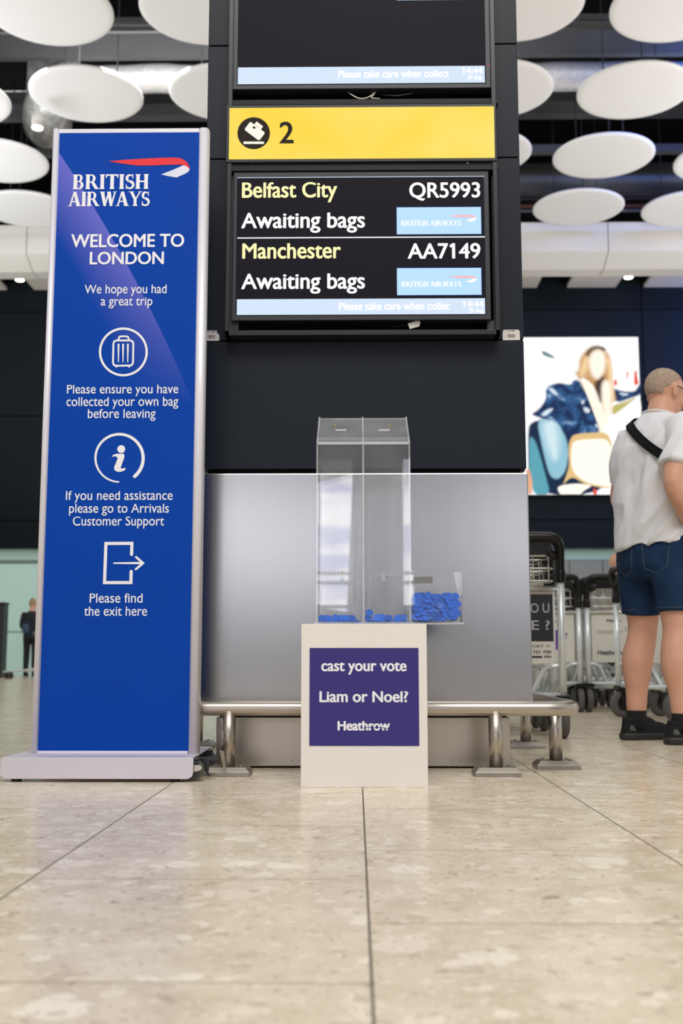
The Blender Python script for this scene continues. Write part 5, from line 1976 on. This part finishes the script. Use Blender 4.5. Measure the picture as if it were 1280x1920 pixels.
for v in sm.vertices:                                  # hem rises slightly towards the right hip
    if v.co.z < 1.0:
        k = (1.0 - v.co.z) / .145
        v.co.z += k * (.02 + .10 * (v.co.x * .5 + v.co.y * .2 + .05))
shirt = mesh_part('t_shirt', sm, M_shirt, man)
b_ = B()
nk = [(.078 * math.cos(t), .022 + .076 * math.sin(t), 1.508 - .018 * math.sin(t)) for t in [2 * PI * i / 36 for i in range(36)]]
tube(b_, [(x * .96, y - .0, z - .008) for x, y, z in nk], .0048, 8, closed=True)
finish('collar', b_, M_shirt, shirt, smooth=True)
# denim shorts
b_ = B()
loft(b_, [(0, -.01, .735, .17, .125), (0, -.012, .79, .188, .152), (0, -.006, .86, .19, .156), (0, .0, .93, .186, .15)], 36, 2.4)
for s in (-1, 1):
    L = [Vector(p) for p in LEG[s]]
    hem = L[1] + (L[2] - L[1]) * .62
    tube(b_, [L[0] + Vector((0, 0, .01)), L[0] + Vector((s * .002, -.006, -.08)), L[1] + Vector((s * .004, -.004, 0)), hem + Vector((s * .004, 0, .0))], [.11, .112, .1, .091], 24)
dm = evaluated(b_, .0075, 3)
wrinkle(dm, .005, 9, (1, 1, .7), 17)
shorts = mesh_part('denim_shorts', dm, M_denim, man)
from mathutils.bvhtree import BVHTree
def bvh_of(me):
    return BVHTree.FromPolygons([v.co.copy() for v in me.vertices], [tuple(p.vertices) for p in me.polygons])
bv = bvh_of(dm)
def on_back(bvh, x, z, dx=0, off=.002):
    """point of the garment's back surface at local x, z (seen from behind)"""
    h = bvh.ray_cast(Vector((x + dx, -.6, z)), Vector((-dx * .0, 1, 0)))
    return (h[0] + h[1] * off) if h[0] is not None else None
def seam(bvh, poly, r, n=8):
    pts = []
    for (x0, z0), (x1, z1) in zip(poly, poly[1:]):
        for i in range(n):
            q = on_back(bvh, x0 + (x1 - x0) * i / n, z0 + (z1 - z0) * i / n, 0, r * .6)
            if q:
                pts.append(q)
    return pts
b_ = B()
for s in (-1, 1):
    tube(b_, seam(bv, [(s * .03, .885), (s * .035, .775), (s * .09, .745), (s * .145, .775), (s * .152, .885)], .0016), .0016, 6)
finish('pocket_stitching', b_, M_stitch, shorts)
b_ = B()
tube(b_, seam(bv, [(0, .90), (0, .72)], .003), .003, 6)
finish('seat_seam', b_, M_denim, shorts)
for s in (-1, 1):
    L = [Vector(p) for p in LEG[s]]
    hem = L[1] + (L[2] - L[1]) * .60
    b_ = B()
    tube(b_, [(hem.x + s * .004 + .0925 * math.cos(t), hem.y + .0925 * math.sin(t), hem.z + .014) for t in [2 * PI * i / 40 for i in range(40)]], .0018, 6, closed=True)
    finish('hem_stitching', b_, M_stitch, shorts)
# shoulder strap around the torso
b_ = B()
loft(b_, SH, 40, 2.4)
tm = evaluated(b_, .012, 4)
bs = bvh_of(tm)
A0 = Vector((-.09, .0, 1.475))
A1 = Vector((.2, -.02, 1.235))
cen = (A0 + A1) / 2
ud = (A1 - A0).normalized()
vd = Vector((0, 1, 0))
nrm = ud.cross(vd).normalized()
Lv, Rv, prv = [], [], None
b_ = B()
loops = []
NS = 80
for i in range(NS):
    t = 2 * PI * i / NS
    d = ud * math.cos(t) + vd * math.sin(t)
    rowp = []
    for k in (-1, -.33, .33, 1):
        o0 = cen + nrm * (.02 * k)
        h = bs.ray_cast(o0 + d * .8, -d)
        q = h[0] if h[0] is not None else o0 + d * .2
        rowp.append(q + d * .014)
    loops.append(rowp)
dist = [sum(((loops[j][1] - cen).length for j in ((i - 1) % NS, i, (i + 1) % NS))) / 3 for i in range(NS)]
rows = [[b_.verts.new(q) for q in r_w] for r_w in loops]
for i in range(NS):
    A, C = rows[i], rows[(i + 1) % NS]
    for k in range(3):
        b_.faces.new((A[k], A[k + 1], C[k + 1], C[k]))
bmesh.ops.solidify(b_, geom=b_.faces[:], thickness=.008)
finish('shoulder_strap', b_, M_strap, man, smooth=True)
# socks and shoes
for s in (-1, 1):
    fx, fy, fr = FEET[s]
    R = Matrix.Translation((fx, fy, 0)) @ Matrix.Rotation(fr, 4, 'Z')
    b_ = B()
    tube(b_, [R @ Vector((0, 0, .05)), R @ Vector((0, 0, .09)), R @ Vector((0, .0, .134))], [.05, .0465, .047], 20)
    finish('sock', b_, M_sock, man, smooth=True)
    b_ = B()
    loft(b_, [(0, .055, .012, .048, .140), (0, .055, .03, .0475, .139), (0, .045, .05, .044, .124), (0, .012, .072, .040, .086), (0, -.012, .092, .039, .058), (0, -.016, .104, .041, .052)], 28, 2.5)
    limb(b_, [(0, .05, .05), (0, .12, .042), (0, .165, .036)], [.043, .038, .03])
    ellipsoid(b_, (0, .035, .066), (.04, .07, .042))
    for zz, yy in ((.1, .045), (.075, .07), (.064, .095)):
        limb(b_, [(-.03, yy, zz - .012), (0, yy + .004, zz), (.03, yy, zz - .012)], [.005, .006, .005], 8, 3)
    me = evaluated(b_, .0055, 3)
    me0 = me.copy()
    me.transform(R)
    sh = mesh_part('shoe', me, M_shoe, man)
    b_ = B()
    loft(b_, [(0, .058, 0.001, .046, .138), (0, .058, .008, .051, .146), (0, .058, .024, .052, .147), (0, .057, .032, .049, .143)], 36, 2.6)
    bmesh.ops.transform(b_, matrix=R, verts=b_.verts)
    finish('sole', b_, M_sole, sh, smooth=False)
    for sx in (-1, 1):
        b_ = B()
        pp = [(-.058, .046), (-.03, .044), (-.042, .068), (-.056, .066)]
        bvs = bvh_of(me0)
        vv = []
        for y_, z_ in pp:
            h_ = bvs.ray_cast(Vector((sx * .3, y_, z_)), Vector((-sx, 0, 0)))
            vv.append(b_.verts.new(R @ ((h_[0] if h_[0] else Vector((sx * .04, y_, z_))) + Vector((sx * .0012, 0, 0)))))
        b_.faces.new(vv)
        finish('heel_patch', b_, mat('grey_heel_patch', (78, 78, 78), .5), sh)

# ---------------- distant people
def simple_person(label, loc, rz, H, cols, arm_pose, head_turn=0, hair_long=False, lean=.03):
    p = thing('person', label, 'person', loc, local=True)
    k = H / 1.75
    hc = Vector((0, .03 + lean, 1.625)) * k
    hm = Matrix.Translation(hc) @ Matrix.Rotation(head_turn, 4, 'Z') @ Matrix.Rotation(math.radians(-20), 4, 'X')
    legs = {s: [Vector(q) * k for q in ((s * .09, 0, .92), (s * .092, .01, .5), (s * .095, -.02, .09))] for s in (-1, 1)}
    arms = {s: [Vector(q) * k for q in arm_pose[s]] for s in (-1, 1)}
    b_ = B()
    tor = [(0, 0, .86, .15, .11), (0, .0, 1.0, .145, .11), (0, .01, 1.15, .15, .11), (0, .01, 1.3, .165, .115), (0, .015, 1.41, .145, .09), (0, .025, 1.5, .06, .06)]
    loft(b_, [tuple(v * k for v in q) for q in tor])
    limb(b_, [Vector((0, .02, 1.43)) * k, hc + Vector((0, -.02, -.04))], [.055 * k, .055 * k])
    head(b_, hm, k * .98)
    for s in (-1, 1):
        limb(b_, legs[s], [.085 * k, .06 * k, .04 * k])
        limb(b_, arms[s], [.05 * k, .042 * k, .028 * k])
        hand(b_, arms[s][-1], arms[s][-1] - arms[s][-2], (-s * .6, 0, .5), 1 if s < 0 else -1, .6, k)
    mesh_part('body', evaluated(b_, .011, 2), M_skin, p)
    b_ = B()
    ellipsoid(b_, (0, -.014, .028), (.083, .103, .095), None, 28, 20)
    bmesh.ops.delete(b_, geom=[v for v in b_.verts if v.co.y > .045 + .4 * (v.co.z - .06) and v.co.y > .0 or v.co.z < -.03], context='VERTS')
    if hair_long:
        ellipsoid(b_, (0, -.09, .075), (.04, .04, .04), None, 14, 10)
    bmesh.ops.transform(b_, matrix=hm, verts=b_.verts)
    finish('hair', b_, cols['hair'], p, smooth=True)
    b_ = B()
    loft(b_, [tuple(v * k for v in (q[0], q[1], q[2], q[3] + .018, q[4] + .018)) for q in tor[:-1]] + [tuple(v * k for v in (0, .025, 1.47, .085, .075))])
    for s in (-1, 1):
        a = arms[s]
        limb(b_, [a[0], a[1], a[1] + (a[2] - a[1]) * .88], [.062 * k, .053 * k, .042 * k])
    jm = evaluated(b_, .012, 3)
    wrinkle(jm, .006, 9, (1, 1, .7), 5)
    mesh_part('jacket', jm, cols['top'], p)
    b_ = B()
    loft(b_, [tuple(v * k for v in q) for q in ((0, 0, .80, .15, .11), (0, 0, .88, .165, .125), (0, 0, .97, .16, .12))])
    for s in (-1, 1):
        L = legs[s]
        limb(b_, [L[0], L[1], L[1] + (L[2] - L[1]) * .9], [.095 * k, .072 * k, .058 * k])
    mesh_part('trousers', evaluated(b_, .012, 3), cols['legs'], p)
    for s in (-1, 1):
        b_ = B()
        x, y = legs[s][2].x, legs[s][2].y
        loft(b_, [(x, y + .055, .001, .045, .135), (x, y + .055, .03, .046, .135), (x, y + .03, .06, .042, .1), (x, y, .11 * k, .045, .05)], 20)
        finish('shoe', b_, M_shoe, p, smooth=True)
    return p
DKJ = mat('dark_navy_jacket', (26, 29, 38), .8, 0, .2, 12)
DKT = mat('black_trousers', (20, 22, 25), .8, 0, .2, 12)
FAIR = mat('fair_hair', (170, 142, 104), .7, 0, .2, 60)
pf = atZ(58, 1268, 0)
simple_person('distant person in dark clothes looking down at their hands by the mint wall', (pf.x, 24.2, 0), math.radians(-92), 1.68,
              {'hair': FAIR, 'top': DKJ, 'legs': DKT}, {-1: [(-.18, .01, 1.39), (-.22, .0, 1.12), (-.06, .22, 1.06)], 1: [(.18, .01, 1.39), (.22, .0, 1.12), (.06, .22, 1.06)]}, 0, True)
xB = XZ(46, 1178, 24.0)
b_ = B()
loft(b_, [(xB[0], 24.08, xB[1] - .11, .06, .04), (xB[0], 24.08, xB[1] - .08, .075, .05), (xB[0], 24.08, xB[1] + .07, .07, .045), (xB[0], 24.08, xB[1] + .1, .055, .03)], 24, 3)
tube(b_, fillet([(xB[0] - .05, 24.08, xB[1] + .08), (xB[0] + .02, 24.1, xB[1] + .2), (xB[0] + .06, 24.08, xB[1] + .08)], .04, 4), .008, 8)
tag(finish('shoulder_bag', b_, mat('slate_blue_leather', (44, 72, 98), .5), smooth=True), 'slate blue shoulder bag on the distant person in dark clothes', 'bag')
pr2 = XZ(1157, 1066, 13.5)
simple_person('distant person behind the trolleys, face with glasses peeping past the shorts', (pr2[0] + .0, 13.5, 0), math.radians(165), 1.64,
              {'hair': mat('pale_thin_hair', (196, 150, 126), .7), 'top': mat('rust_top', (150, 90, 74), .8), 'legs': DKT},
              {-1: [(-.18, .01, 1.39), (-.24, .06, 1.14), (-.08, .2, 1.4)], 1: [(.18, .01, 1.39), (.24, .02, 1.12), (.12, .26, 1.4)]}, 0)
